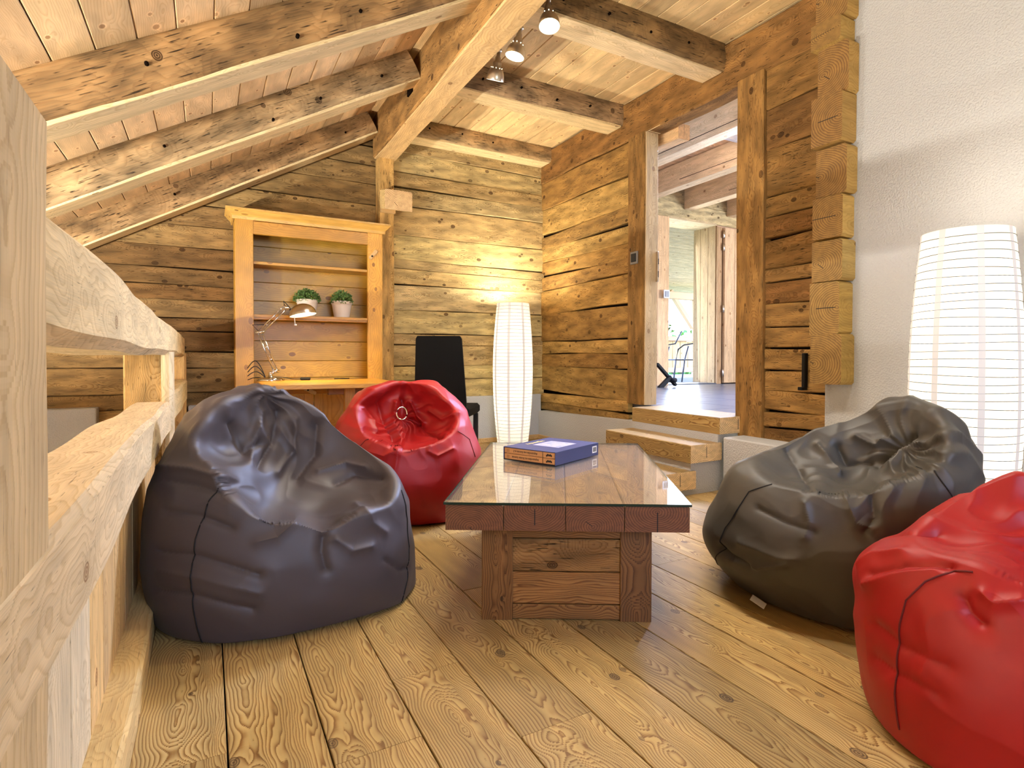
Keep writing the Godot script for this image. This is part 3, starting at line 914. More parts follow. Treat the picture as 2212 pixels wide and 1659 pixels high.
	for k in 26:
		put(bal, "vertical_board", board(M.hewn, Vector3(5.6 + 0.2 * k, 0.6, -8.6), Vector3(5.6 + 0.2 * k, 1.14, -8.6), Vector3.RIGHT, Vector3.BACK, 0.192, 0.03, {"tint": lin(1.1, 0.9, 0.76)}))
	put(bal, "top_rail", boxm(Vector3(8.1, 1.19, -8.6), Vector3(5.6, 0.09, 0.16), 0.01), M.hall_wood)
	put(bal, "bottom_rail", boxm(Vector3(8.1, 0.58, -8.6), Vector3(5.6, 0.1, 0.1), 0.01), M.hall_wood)
	var tr := setting("ceiling_terrace")
	for k in 18:
		put(tr, "soffit_board", board(M.hewn, Vector3(4.4, 2.9 - 0.045 * k, -6.5 - 0.15 * k), Vector3(12.0, 2.9 - 0.045 * k, -6.5 - 0.15 * k), Vector3(0, 0.29, 0.957), Vector3(0, -0.957, 0.29), 0.152, 0.03, {"tint": lin(1.3, 1.25, 1.2)}))
	put(tr, "eaves_beam", boxm(Vector3(8.2, 2.05, -8.7), Vector3(7.6, 0.14, 0.14), 0.01), M.hall_wood)
	var br := thing("brace", "slanting pale timber brace under the terrace eaves", "brace")
	put(br, "timber", boxm(Vector3(8.22, 1.78, -8.7), Vector3(0.09, 0.95, 0.09), 0.006, Basis(Vector3.BACK, 0.72)), M.hall_wood)
	put(br, "timber_post", boxm(Vector3(8.62, 1.25, -8.7), Vector3(0.13, 1.7, 0.13), 0.006), M.hall_wood)
	var cr := thing("terrace_chair", "grey tubular metal chair on the terrace behind the outside door", "chair", Vector3(6.45, 0.43, -7.0))
	for z in [0.0, -0.45]:
		st = begin()
		tube(st, [Vector3(0.0, 0, z), Vector3(0.05, 0.35, z), Vector3(0.1, 0.53, z), Vector3(0.22, 0.6, z), Vector3(0.45, 0.63, z), Vector3(0.6, 0.85, z)], 0.012, 8)
		put(cr, "arm_tube", done(st), M.steel_grey)
		st = begin()
		tube(st, [Vector3(0.16, 0, z + 0.02), Vector3(0.22, 0.36, z + 0.02), Vector3(0.3, 0.58, z + 0.02)], 0.012, 8)
		put(cr, "leg", done(st), M.steel_grey)
	put(cr, "seat", boxm(Vector3(0.28, 0.36, -0.22), Vector3(0.5, 0.02, 0.46), 0.006), M.steel_grey)
	var gr := setting("ground")
	put(gr, "meadow", boxm(Vector3(10, -1.6, -60), Vector3(160, 0.2, 100)), M.grass)
	for i in 4:
		var sh := thing("shrub", ["small leafy shrub showing just above the balustrade", "pale green tree beyond the terrace, left of the brace", "pale green tree beyond the terrace, behind the brace", "pale green tree beyond the terrace, far right"][i], "shrub", [Vector3(7.9, 1.2, -8.95), Vector3(9.9, -1.5, -17.0), Vector3(14.5, -1.5, -19.0), Vector3(19.0, -1.5, -20.0)][i])
		if i == 0:
			put(sh, "planter_box", boxm(Vector3(0, -0.05, 0.12), Vector3(1.0, 0.16, 0.2), 0.01), M.hall_wood)
		foliage(sh, [0.22, 1.6, 1.9, 1.7][i], [0.35, 3.4, 3.8, 3.6][i], [260, 700, 700, 500][i], M.leaf, [0.09, 0.34, 0.36, 0.36][i])

func st_crack(b: Node3D, x: float) -> void:
	put(b, "drying_crack", boxm(Vector3(x - 0.0752, 2.93 + fmod(x, 0.03), -3.9), Vector3(0.002, 0.006, 2.6)), M.gap)

func foliage(par: Node3D, r: float, hgt: float, n: int, mat: Material, leaf: float, base := 0.0) -> void:
	var st := begin()
	var r2 := RandomNumberGenerator.new()
	r2.seed = n + int(r * 100)
	for i in n:
		var d := Vector3(r2.randfn(), r2.randfn(), r2.randfn()).normalized() * pow(r2.randf(), 0.4)
		var p := Vector3(d.x * r, base + hgt * 0.5 + d.y * hgt * 0.5, d.z * r)
		var b := Basis.from_euler(Vector3(r2.randf() * TAU, r2.randf() * TAU, r2.randf() * TAU))
		var l := leaf * r2.randf_range(0.6, 1.2)
		var g := r2.randf_range(0.6, 1.3)
		st.set_color(Color(g, g, g))
		var tip := p + b.x * l
		quad(st, p, p + b.x * l * 0.5 + b.y * l * 0.28, tip, p + b.x * l * 0.5 - b.y * l * 0.28, b.z)
	var o := put(par, "leaves", done(st), mat)
	o.set_meta("kind", "stuff")
	st = begin()
	for i in 5:
		var a := TAU * i / 5.0
		tube(st, [Vector3(0, base, 0), Vector3(cos(a) * r * 0.2, base + hgt * 0.35, sin(a) * r * 0.2), Vector3(cos(a) * r * 0.5, base + hgt * 0.7, sin(a) * r * 0.5)], maxf(0.0012, r * 0.03), 5)
	put(par, "stem", done(st), M.stem)

func railing() -> void:
	var r := thing("railing", "rough-hewn timber railing of the stairwell along the left of the room", "railing")
	var cream := lin(1.02, 0.98, 0.9)
	# newel: a thick hewn post with a shoulder
	put(r, "newel_post", board(M.hewn, Vector3(-0.144, -0.4, -0.61), Vector3(-0.144, 1.09, -0.67), Vector3.BACK, Vector3.RIGHT, 0.25, 0.16, {"ch": 0.014, "wob": 0.01, "rise": 0.004, "tint": lin(0.92, 0.86, 0.76), "strip": 1, "v0": 0.1}))
	# handrail: thick log with the bark side knocked off, knotty at its far end
	var n := put(r, "handrail", board(M.hewn, Vector3(-0.147, 0.937, -0.72), Vector3(-0.147, 0.912, -5.1), Vector3.UP, Vector3.RIGHT, 0.152, 0.16, {"ch": 0.02, "wob": 0.006, "rise": 0.006, "segs": 60, "tint": lin(1.02, 0.98, 0.88), "strip": 0, "v0": 0.35}))
	var low := put(r, "lower_rail", board(M.hewn, Vector3(-0.21, 0.664, -0.5), Vector3(-0.21, 0.645, -3.05), Vector3.RIGHT, Vector3.UP, 0.135, 0.13, {"ch": 0.012, "wob": 0.008, "rise": 0.006, "segs": 50, "tint": lin(0.95, 0.91, 0.86), "strip": 2}))
	put(r, "lower_rail", board(M.hewn, Vector3(-0.205, 0.66, -3.18), Vector3(-0.205, 0.66, -5.1), Vector3.RIGHT, Vector3.UP, 0.13, 0.14, {"ch": 0.012, "wob": 0.008, "rise": 0.006, "tint": cream, "strip": 1}))
	put(r, "baluster_post", board(M.old, Vector3(-0.245, 0.0, -3.12), Vector3(-0.245, 0.86, -3.12), Vector3.RIGHT, Vector3.BACK, 0.15, 0.12, {"ch": 0.006, "tint": lin(0.86, 0.72, 0.55)}))
	put(r, "baluster_post", board(M.hewn, Vector3(-0.158, 0.0, -3.1), Vector3(-0.158, 0.862, -3.1), Vector3.RIGHT, Vector3.BACK, 0.045, 0.14, {"ch": 0.014, "tint": lin(1.1, 1.06, 1.0)}))  # pale strip: light on the right of the post, put into the colour
	put(r, "baluster_post", board(M.hewn, Vector3(-0.215, 0.0, -5.13), Vector3(-0.215, 0.86, -5.13), Vector3.RIGHT, Vector3.BACK, 0.15, 0.12, {"ch": 0.012, "tint": lin(0.9, 0.68, 0.42)}))
	# planks below the lower rail and the timber they stand on
	var z := -0.55
	var k := 0
	while z > -5.1:
		var w := rng.randf_range(0.15, 0.24)
		var t: Color = [lin(1.0, 0.9, 0.68), lin(0.95, 0.9, 0.84), lin(1.05, 1.02, 1.0), lin(1.0, 0.98, 0.96), lin(1.0, 0.8, 0.52), lin(0.9, 0.72, 0.5)][mini(k, 5)]
		put(r, "plank", board(M.hewn, Vector3(-0.205, -0.1, z - w * 0.5), Vector3(-0.205, 0.56, z - w * 0.5), Vector3.BACK, Vector3.RIGHT, w - 0.004, 0.03, {"ch": 0.004, "wob": 0.002, "tint": Color(t.r * 1.12, t.g * 1.12, t.b * 1.2) if k > 0 and k < 4 else t}))  # second to fourth planks tinted paler for the light falling on them
		z -= w
		k += 1
	put(r, "sill_timber", board(M.hewn, Vector3(-0.18, 0.088, 0.3), Vector3(-0.18, 0.085, -5.1), Vector3.RIGHT, Vector3.UP, 0.068, 0.2, {"ch": 0.008, "wob": 0.004, "tint": lin(0.9, 0.76, 0.5)}))

func stairs() -> void:
	var s := thing("steps", "three chunky timber steps on a white plastered base below the doorway", "steps", Vector3(2.29, 0, -2.6))
	var st := begin()
	box(st, Vector3(0.605, 0.178, -0.435), Vector3(0.21, 0.356, 0.83))
	box(st, Vector3(0.385, 0.097, -0.435), Vector3(0.23, 0.194, 0.83))
	box(st, Vector3(0.17, 0.018, -0.435), Vector3(0.20, 0.036, 0.83))
	put(s, "plaster_base", done(st), M.plaster)
	for t in [[0.04, 0.30, 0.147, 0.11], [0.255, 0.52, 0.305, 0.11], [0.5, 0.83, 0.462, 0.105]]:
		put(s, "tread", board(M.floor, Vector3((t[0] + t[1]) * 0.5, t[2], -0.005), Vector3((t[0] + t[1]) * 0.5, t[2], -0.875), Vector3.RIGHT, Vector3.UP, t[1] - t[0], t[3], {"ch": 0.005, "tint": lin(0.66, 0.6, 0.5), "cap": M.end, "cap_tint": lin(1.15, 1.12, 1.0), "cell": 1}))

func table() -> void:
	# stands turned to the room; local -z runs along its length
	var yaw := -0.5519
	var f := Vector3(0.0245 * 0.8516 + 1.766 * 0.5243, 0, 0.0245 * 0.5243 - 1.766 * 0.8516)
	var t := thing("coffee_table", "low coffee table of four thick red-brown beams on a boarded box base", "table", f, yaw)
	var ws := [-0.3745, -0.194, -0.004, 0.176, 0.3745]
	var tn := lin(0.40, 0.25, 0.16)
	for i in 4:
		var w: float = ws[i + 1] - ws[i]
		var x: float = (ws[i] + ws[i + 1]) * 0.5
		put(t, "top_beam", board(M.floor, Vector3(x, 0.391, -0.004), Vector3(x, 0.391, -1.223), Vector3.RIGHT, Vector3.UP, w - 0.0025, 0.078, {"ch": 0.003, "tint": vary(lin(0.55, 0.43, 0.29), 0.05), "cap": M.end, "cap_tint": lin(0.20, 0.105, 0.065), "cell": i, "strip": i}))
	var hw := 0.272
	var z0 := -0.085
	var z1 := -1.142
	for sx in [-1.0, 1.0]:
		for zz in [z0, z1 + 0.1]:
			put(t, "corner_post", board(M.floor, Vector3(sx * (hw - 0.05), 0, zz), Vector3(sx * (hw - 0.05), 0.313, zz), Vector3.RIGHT, Vector3.BACK, 0.1, 0.1, {"ch": 0.002, "tint": tn}))
	var hs := [0.0, 0.05, 0.155, 0.262, 0.313]
	for i in 4:
		var y: float = (hs[i] + hs[i + 1]) * 0.5
		var hh: float = hs[i + 1] - hs[i] - 0.003
		put(t, "panel_board", board(M.old if i == 2 else M.floor, Vector3(-hw + 0.1, y, z0 - 0.006), Vector3(hw - 0.1, y, z0 - 0.006), Vector3.UP, Vector3.BACK, hh, 0.03, {"ch": 0.003, "tint": lin(0.5, 0.33, 0.21) if i == 2 else lin(0.52, 0.33, 0.2)}))
		put(t, "panel_board", board(M.floor, Vector3(-hw + 0.1, y, z1 + 0.006), Vector3(hw - 0.1, y, z1 + 0.006), Vector3.UP, Vector3.FORWARD, hh, 0.03, {"ch": 0.003, "tint": tn}))
		for sx in [-1.0, 1.0]:
			put(t, "panel_board", board(M.floor, Vector3(sx * (hw - 0.006), y, z0 - 0.1), Vector3(sx * (hw - 0.006), y, z1 + 0.1), Vector3.UP, Vector3.RIGHT * sx, hh, 0.03, {"ch": 0.003, "tint": tn}))
	# glass plate laid on top
	var g := thing("glass_plate", "clear glass plate with a green edge lying on the coffee table", "glass", f + Vector3(0, 0.3915, 0), yaw)
	var gs := begin()
	quad(gs, Vector3(-0.3765, 0.008, -0.001), Vector3(0.3765, 0.008, -0.001), Vector3(0.3765, 0.008, -1.229), Vector3(-0.3765, 0.008, -1.229), Vector3.UP)
	quad(gs, Vector3(-0.3765, 0.001, -0.001), Vector3(0.3765, 0.001, -0.001), Vector3(0.3765, 0.001, -1.229), Vector3(-0.3765, 0.001, -1.229), Vector3.DOWN)
	put(g, "pane", done(gs), M.glass)
	for e in [[Vector3(0, 0.0045, 0.001), Vector3(0.757, 0.0075, 0.003)], [Vector3(0, 0.0045, -1.231), Vector3(0.757, 0.0075, 0.003)], [Vector3(-0.378, 0.0045, -0.615), Vector3(0.003, 0.0075, 1.228)], [Vector3(0.378, 0.0045, -0.615), Vector3(0.003, 0.0075, 1.228)]]:
		put(g, "polished_edge", boxm(e[0], e[1], 0.0006), M.glass_edge)
	# slipcase with two volumes, its open side towards the viewer's left
	var n := Vector3(1.223, 0.4, -2.015)
	var ex := Vector3(1.122, 0.4, -2.27) - n
	var ey := Vector3(1.551, 0.4, -2.163) - n
	var w := ex.length()
	var d := 0.345
	ey = ey.normalized()
	var bz := -ey
	var bx := Vector3.UP.cross(bz)
	var c := thing("slipcase", "blue book slipcase with a pale picture on its lid, lying on the glass plate", "slipcase", n)
	c.basis = Basis(bx, Vector3.UP, bz)
	# local: x from -w to 0, y up, the open side at z = 0, the closed back at z = -d
	var hh := 0.056
	var bm: Material = M.blue_case
	put(c, "lid", boxm(Vector3(-w * 0.5, hh - 0.0015, -d * 0.5), Vector3(w, 0.003, d), 0.0008), bm)
	put(c, "base", boxm(Vector3(-w * 0.5, 0.0015, -d * 0.5), Vector3(w, 0.003, d), 0.0008), M.case_dark)
	put(c, "side_wall", boxm(Vector3(-0.0015, hh * 0.5, -d * 0.5), Vector3(0.003, hh, d), 0.0008), bm)
	put(c, "side_wall", boxm(Vector3(-w + 0.0015, hh * 0.5, -d * 0.5), Vector3(0.003, hh, d), 0.0008), bm)
	put(c, "back_wall", boxm(Vector3(-w * 0.5, hh * 0.5, -d + 0.0015), Vector3(w, hh, 0.003), 0.0008), bm)
	put(c, "picture", boxm(Vector3(-w * 0.47, hh + 0.0002, -d * 0.53), Vector3(w * 0.5, 0.0006, d * 0.42)), M.picture)
	var lbl := put(c, "barcode_label", boxm(Vector3(0.0004, hh * 0.52, -d + 0.035), Vector3(0.0008, 0.03, 0.038)), M.white)
	var r2 := RandomNumberGenerator.new()
	r2.seed = 4
	var st := begin()
	for k in 11:
		box(st, Vector3(0.001, hh * 0.52, -d + 0.023 + k * 0.0024), Vector3(0.0005, 0.02, r2.randf_range(0.0005, 0.0014)))
	var bars := put(lbl, "barcode", done(st), M.black)
	bars.set_meta("kind", "stuff")
	text(c, "Aquarelles", 0.026, Vector3(-w * 0.84, hh + 0.0004, -d * 0.5), Basis(Vector3(0, 0, -1), Vector3(-1, 0, 0), Vector3.UP), M.gold)
	for i in 2:
		var bk := thing("book", ["tan book, upper of the two volumes in the blue slipcase", "tan book, lower of the two volumes in the blue slipcase"][i], "book", n, 0, "volumes in the slipcase")
		bk.basis = c.basis
		var y := 0.0405 - 0.025 * i
		var flip := Basis(Vector3.BACK, PI)
		put(bk, "spine", boxm(Vector3(-w * 0.5, y, -0.006), Vector3(w - 0.008, 0.0235, 0.008), 0.002), M.tan)
		put(bk, "page_block", boxm(Vector3(-w * 0.5, y, -d * 0.5), Vector3(w - 0.012, 0.02, d - 0.024)), M.white)
		text(bk, ["Aquarelles en Savoie n.2", "Aquarelles en Haute Savoie"][i], 0.011, Vector3(-w * 0.57, y, -0.0016), flip, M.ink)
		text(bk, "aquarelle", 0.006, Vector3(-w * 0.235, y, -0.0016), flip * Basis(Vector3.BACK, PI * 0.5), M.ink)
		st = begin()
		for q in [Vector2(0, 0), Vector2(0.006, 0.002), Vector2(0.011, -0.001), Vector2(-0.006, 0.002), Vector2(-0.011, -0.002)]:
			lathe(st, [Vector2(0.0042, 0), Vector2(0.0042, 0.0007), Vector2(0, 0.0007)], 9, Transform3D(Basis(Vector3.RIGHT, PI * 0.5), Vector3(-w * 0.12 + q.x, y + q.y, -0.0018)))
		put(bk, "emblem", done(st), M.ink)
		for k in 3:
			put(bk, "spine_mark", boxm(Vector3(-w + 0.02 + 0.005 * k, y, -0.0018), Vector3(0.0008, 0.013, 0.001)), M.ink)

func text(par: Node3D, s: String, size: float, at: Vector3, b: Basis, mat: Material) -> void:
	var tm := TextMesh.new()
	var f := SystemFont.new()
	f.font_names = PackedStringArray(["Droid Serif"])
	f.font_italic = true
	tm.font = f
	tm.font_size = 32
	tm.pixel_size = size / 32.0
	tm.depth = 0.0008
	tm.text = s
	var o := put(par, "lettering", tm, mat)
	o.transform = Transform3D(b, at)

func pine(par: Node3D, nm: String, a: Vector3, b: Vector3, side: Vector3, nrm: Vector3, w: float, t: float, tint := Color(1, 1, 1)) -> MeshInstance3D:
	return put(par, nm, board(M.pine, a, b, side, nrm, w, t, {"ch": 0.003, "tint": vary(tint, 0.05)}))

func cornice_point(p: Vector2, k: int, zb: float, zf: float) -> Vector3:
	var y := 1.882 + p.y
	return [Vector3(0.178 - p.x, y, zb), Vector3(0.178 - p.x, y, zf + p.x), Vector3(1.305 + p.x, y, zf + p.x), Vector3(1.305 + p.x, y, zb)][k]

func bookcase() -> void:
	var zb := -5.27
	var zf := -5.0
	var o := thing("bookcase", "honey-coloured pine secretary bookcase with an open fold-down flap on the back wall", "bookcase")
	var hon := lin(0.80, 0.69, 0.38)
	pine(o, "stile", Vector3(0.247, 0.0, zf), Vector3(0.247, 1.885, zf), Vector3.RIGHT, Vector3.BACK, 0.128, 0.03, hon)
	pine(o, "stile", Vector3(1.238, 0.0, zf), Vector3(1.238, 1.885, zf), Vector3.RIGHT, Vector3.BACK, 0.124, 0.03, hon)
	pine(o, "side_panel", Vector3(0.183, 0.0, -5.14), Vector3(0.183, 1.885, -5.14), Vector3.BACK, Vector3.LEFT, 0.25, 0.02, hon)
	pine(o, "side_panel", Vector3(1.3, 0.0, -5.14), Vector3(1.3, 1.885, -5.14), Vector3.BACK, Vector3.RIGHT, 0.25, 0.02, hon)
	pine(o, "header_rail", Vector3(0.31, 1.83, zf - 0.002), Vector3(1.177, 1.83, zf - 0.002), Vector3.UP, Vector3.BACK, 0.1, 0.028, lin(0.8, 0.66, 0.36))
	var hs := [0.0, 0.16, 0.33, 0.50, 0.66, 0.80, 0.965, 1.13, 1.29, 1.44, 1.60, 1.73, 1.885]
	for i in hs.size() - 1:
		pine(o, "back_board", Vector3(0.19, (hs[i] + hs[i + 1]) * 0.5, zb + 0.012), Vector3(1.3, (hs[i] + hs[i + 1]) * 0.5, zb + 0.012), Vector3.UP, Vector3.BACK, hs[i + 1] - hs[i] - 0.002, 0.015, lin(0.76, 0.72, 0.38))
	for y in [1.575, 1.165]:
		pine(o, "shelf", Vector3(0.2, y, -5.14), Vector3(1.29, y, -5.14), Vector3.BACK, Vector3.UP, 0.24, 0.022, hon)
	pine(o, "shelf_lip", Vector3(0.2, 1.14, -5.035), Vector3(1.29, 1.14, -5.035), Vector3.UP, Vector3.BACK, 0.03, 0.015, hon)
	# cornice: a swept moulding returned at both ends
	var prof := [Vector2(0.0, 0.0), Vector2(0.012, 0.0), Vector2(0.014, 0.022), Vector2(0.022, 0.032), Vector2(0.034, 0.042), Vector2(0.046, 0.06), Vector2(0.056, 0.066), Vector2(0.056, 0.078), Vector2(0.0, 0.078)]
	var st := begin()
	for i in prof.size() - 1:
		for k in 3:
			var nh: Vector3 = Vector3([-1, 0, 1][k], 0, [0, 1, 0][k]) * (prof[i + 1].y - prof[i].y) + Vector3.UP * (prof[i].x - prof[i + 1].x)
			var L: float = [0.2, 1.2, 0.2][k]
			var v := 0.13 + 0.03 * i
			quad(st, cornice_point(prof[i], k, zb, zf), cornice_point(prof[i], k + 1, zb, zf), cornice_point(prof[i + 1], k + 1, zb, zf), cornice_point(prof[i + 1], k, zb, zf), nh, Vector2(v, 0.1), Vector2(v, 0.1 + L / 1.6), Vector2(v + 0.03, 0.1 + L / 1.6), Vector2(v + 0.03, 0.1))
	quad(st, cornice_point(prof[7], 0, zb, zf), cornice_point(prof[7], 1, zb, zf), cornice_point(prof[7], 2, zb, zf), cornice_point(prof[7], 3, zb, zf), Vector3.UP, Vector2(0.1, 0), Vector2(0.1, 0.2), Vector2(0.15, 0.2), Vector2(0.15, 0.0))
	st.set_material(M.pine)
	put(o, "cornice", done(st))
	# fold-down flap and the leg that carries it
	var fl: MeshInstance3D = pine(o, "flap", Vector3(0.775, 0.652, -5.0), Vector3(0.775, 0.652, -4.11), Vector3.RIGHT, Vector3.UP, 0.92, 0.03, lin(0.9, 0.78, 0.48))
	pine(fl, "flap_edge", Vector3(0.315, 0.637, -4.1), Vector3(1.235, 0.637, -4.1), Vector3.UP, Vector3.BACK, 0.03, 0.02, lin(0.82, 0.66, 0.4))
	st = begin()
	tube(st, [Vector3(0.9, 0.654, -4.985), Vector3(1.02, 0.654, -4.985)], 0.006, 8)
	put(fl, "hinge", done(st), M.iron)
	pine(o, "cross_bar", Vector3(0.76, 0.59, -4.42), Vector3(1.02, 0.59, -4.42), Vector3.UP, Vector3.BACK, 0.06, 0.06, lin(0.5, 0.3, 0.16))
	pine(o, "flap_leg", Vector3(0.905, 0.0, -4.4), Vector3(0.905, 0.62, -4.4), Vector3.RIGHT, Vector3.BACK, 0.075, 0.05, lin(0.86, 0.68, 0.44))
	# lower cupboard: apron, turn button, panelled doors
	pine(o, "apron", Vector3(0.31, 0.58, zf - 0.004), Vector3(1.177, 0.58, zf - 0.004), Vector3.UP, Vector3.BACK, 0.09, 0.025, lin(0.82, 0.58, 0.34))
	for k in 2:
		var x := 0.527 + 0.436 * k
		var d: MeshInstance3D = pine(o, "cupboard_door", Vector3(x, 0.06, zf - 0.012), Vector3(x, 0.53, zf - 0.012), Vector3.RIGHT, Vector3.BACK, 0.43, 0.02, lin(0.95, 0.8, 0.55))
		for e in [-0.18, 0.18]:
			pine(d, "door_stile", Vector3(x + e, 0.05, zf), Vector3(x + e, 0.535, zf), Vector3.RIGHT, Vector3.BACK, 0.07, 0.012, lin(0.98, 0.84, 0.58))
	for q in [[Vector3(0.715, 0.56, zf + 0.012), -0.5], [Vector3(1.22, 1.70, zf + 0.012), 0.9]]:
		var b := Basis(Vector3.BACK, q[1])
		st = begin()
		box(st, q[0], Vector3(0.1, 0.032, 0.018), b, 0.008)
		var tb := put(o, "turn_button", done(st), M.new_block)
		st = begin()
		lathe(st, [Vector2(0.008, 0), Vector2(0.008, 0.004), Vector2(0, 0.006)], 12, Transform3D(Basis(Vector3.RIGHT, PI * 0.5), q[0] + b.x * -0.02 + Vector3(0, 0, 0.008)))
		put(tb, "screw", done(st), M.iron)

	# potted plants on the lower shelf
	for k in 2:
		var p := thing("potted_plant", ["small green plant in a white ribbed pot, left on the shelf behind the desk lamp", "small green plant in a white ribbed pot, right on the shelf, clear of the lamp"][k], "plant", [Vector3(0.712, 1.1655, -5.11), Vector3(0.985, 1.1655, -5.11)][k], k * 1.7, "potted plants on the shelf")
		st = begin()
		var pr := [Vector2(0, 0), Vector2(0.062, 0)]
		for i in 25:
			var f := i / 24.0
			pr.append(Vector2(lerpf(0.062, 0.083, f) + (0.0012 if i % 2 else 0.0) + (0.004 if f > 0.8 else 0.0), 0.004 + 0.132 * f))
		pr += [Vector2(0.082, 0.138), Vector2(0.076, 0.12)]
		lathe(st, pr, 40)
		put(p, "pot", done(st), M.pot)
		st = begin()
		lathe(st, [Vector2(0.078, 0.12), Vector2(0, 0.122)], 24)
		put(p, "soil", done(st), M.soil)
		var r2 := RandomNumberGenerator.new()
		r2.seed = 60 + k
		st = begin()
		var ss := begin()
		for i in 620:
			var a := r2.randf() * TAU
			var el := acos(1.0 - r2.randf() * 1.05)
			var rad := r2.randf_range(0.7, 1.08)
			var pt := Vector3(cos(a) * sin(el) * 0.098 * rad, 0.125 + cos(el) * 0.098 * rad, sin(a) * sin(el) * 0.085 * rad)
			if i % 6 == 0:
				tube(ss, [Vector3(pt.x * 0.3, 0.12, pt.z * 0.3), pt * Vector3(0.8, 0.9, 0.8) + Vector3(0, 0.01, 0), pt], 0.0011, 4)
			var gr := r2.randf_range(0.55, 1.5)
			var pale := 0.35 if r2.randf() < 0.3 else 0.0
			st.set_color(Color(gr * (0.8 + pale), gr, gr * (0.7 + pale)))
			for q in 3:
				var b := Basis.from_euler(Vector3(r2.randf_range(-1, 1), r2.randf() * TAU, r2.randf_range(-1, 1)))
				var l := r2.randf_range(0.012, 0.02)
				quad(st, pt, pt + b.x * l * 0.5 + b.z * l * 0.3, pt + b.x * l, pt + b.x * l * 0.5 - b.z * l * 0.3, b.y)
		var fo := put(p, "leaves", done(st), M.leaf_small)
		fo.set_meta("kind", "stuff")
		var sp := put(p, "stems", done(ss), M.stem)
		sp.set_meta("kind", "stuff")

	desk_lamp()

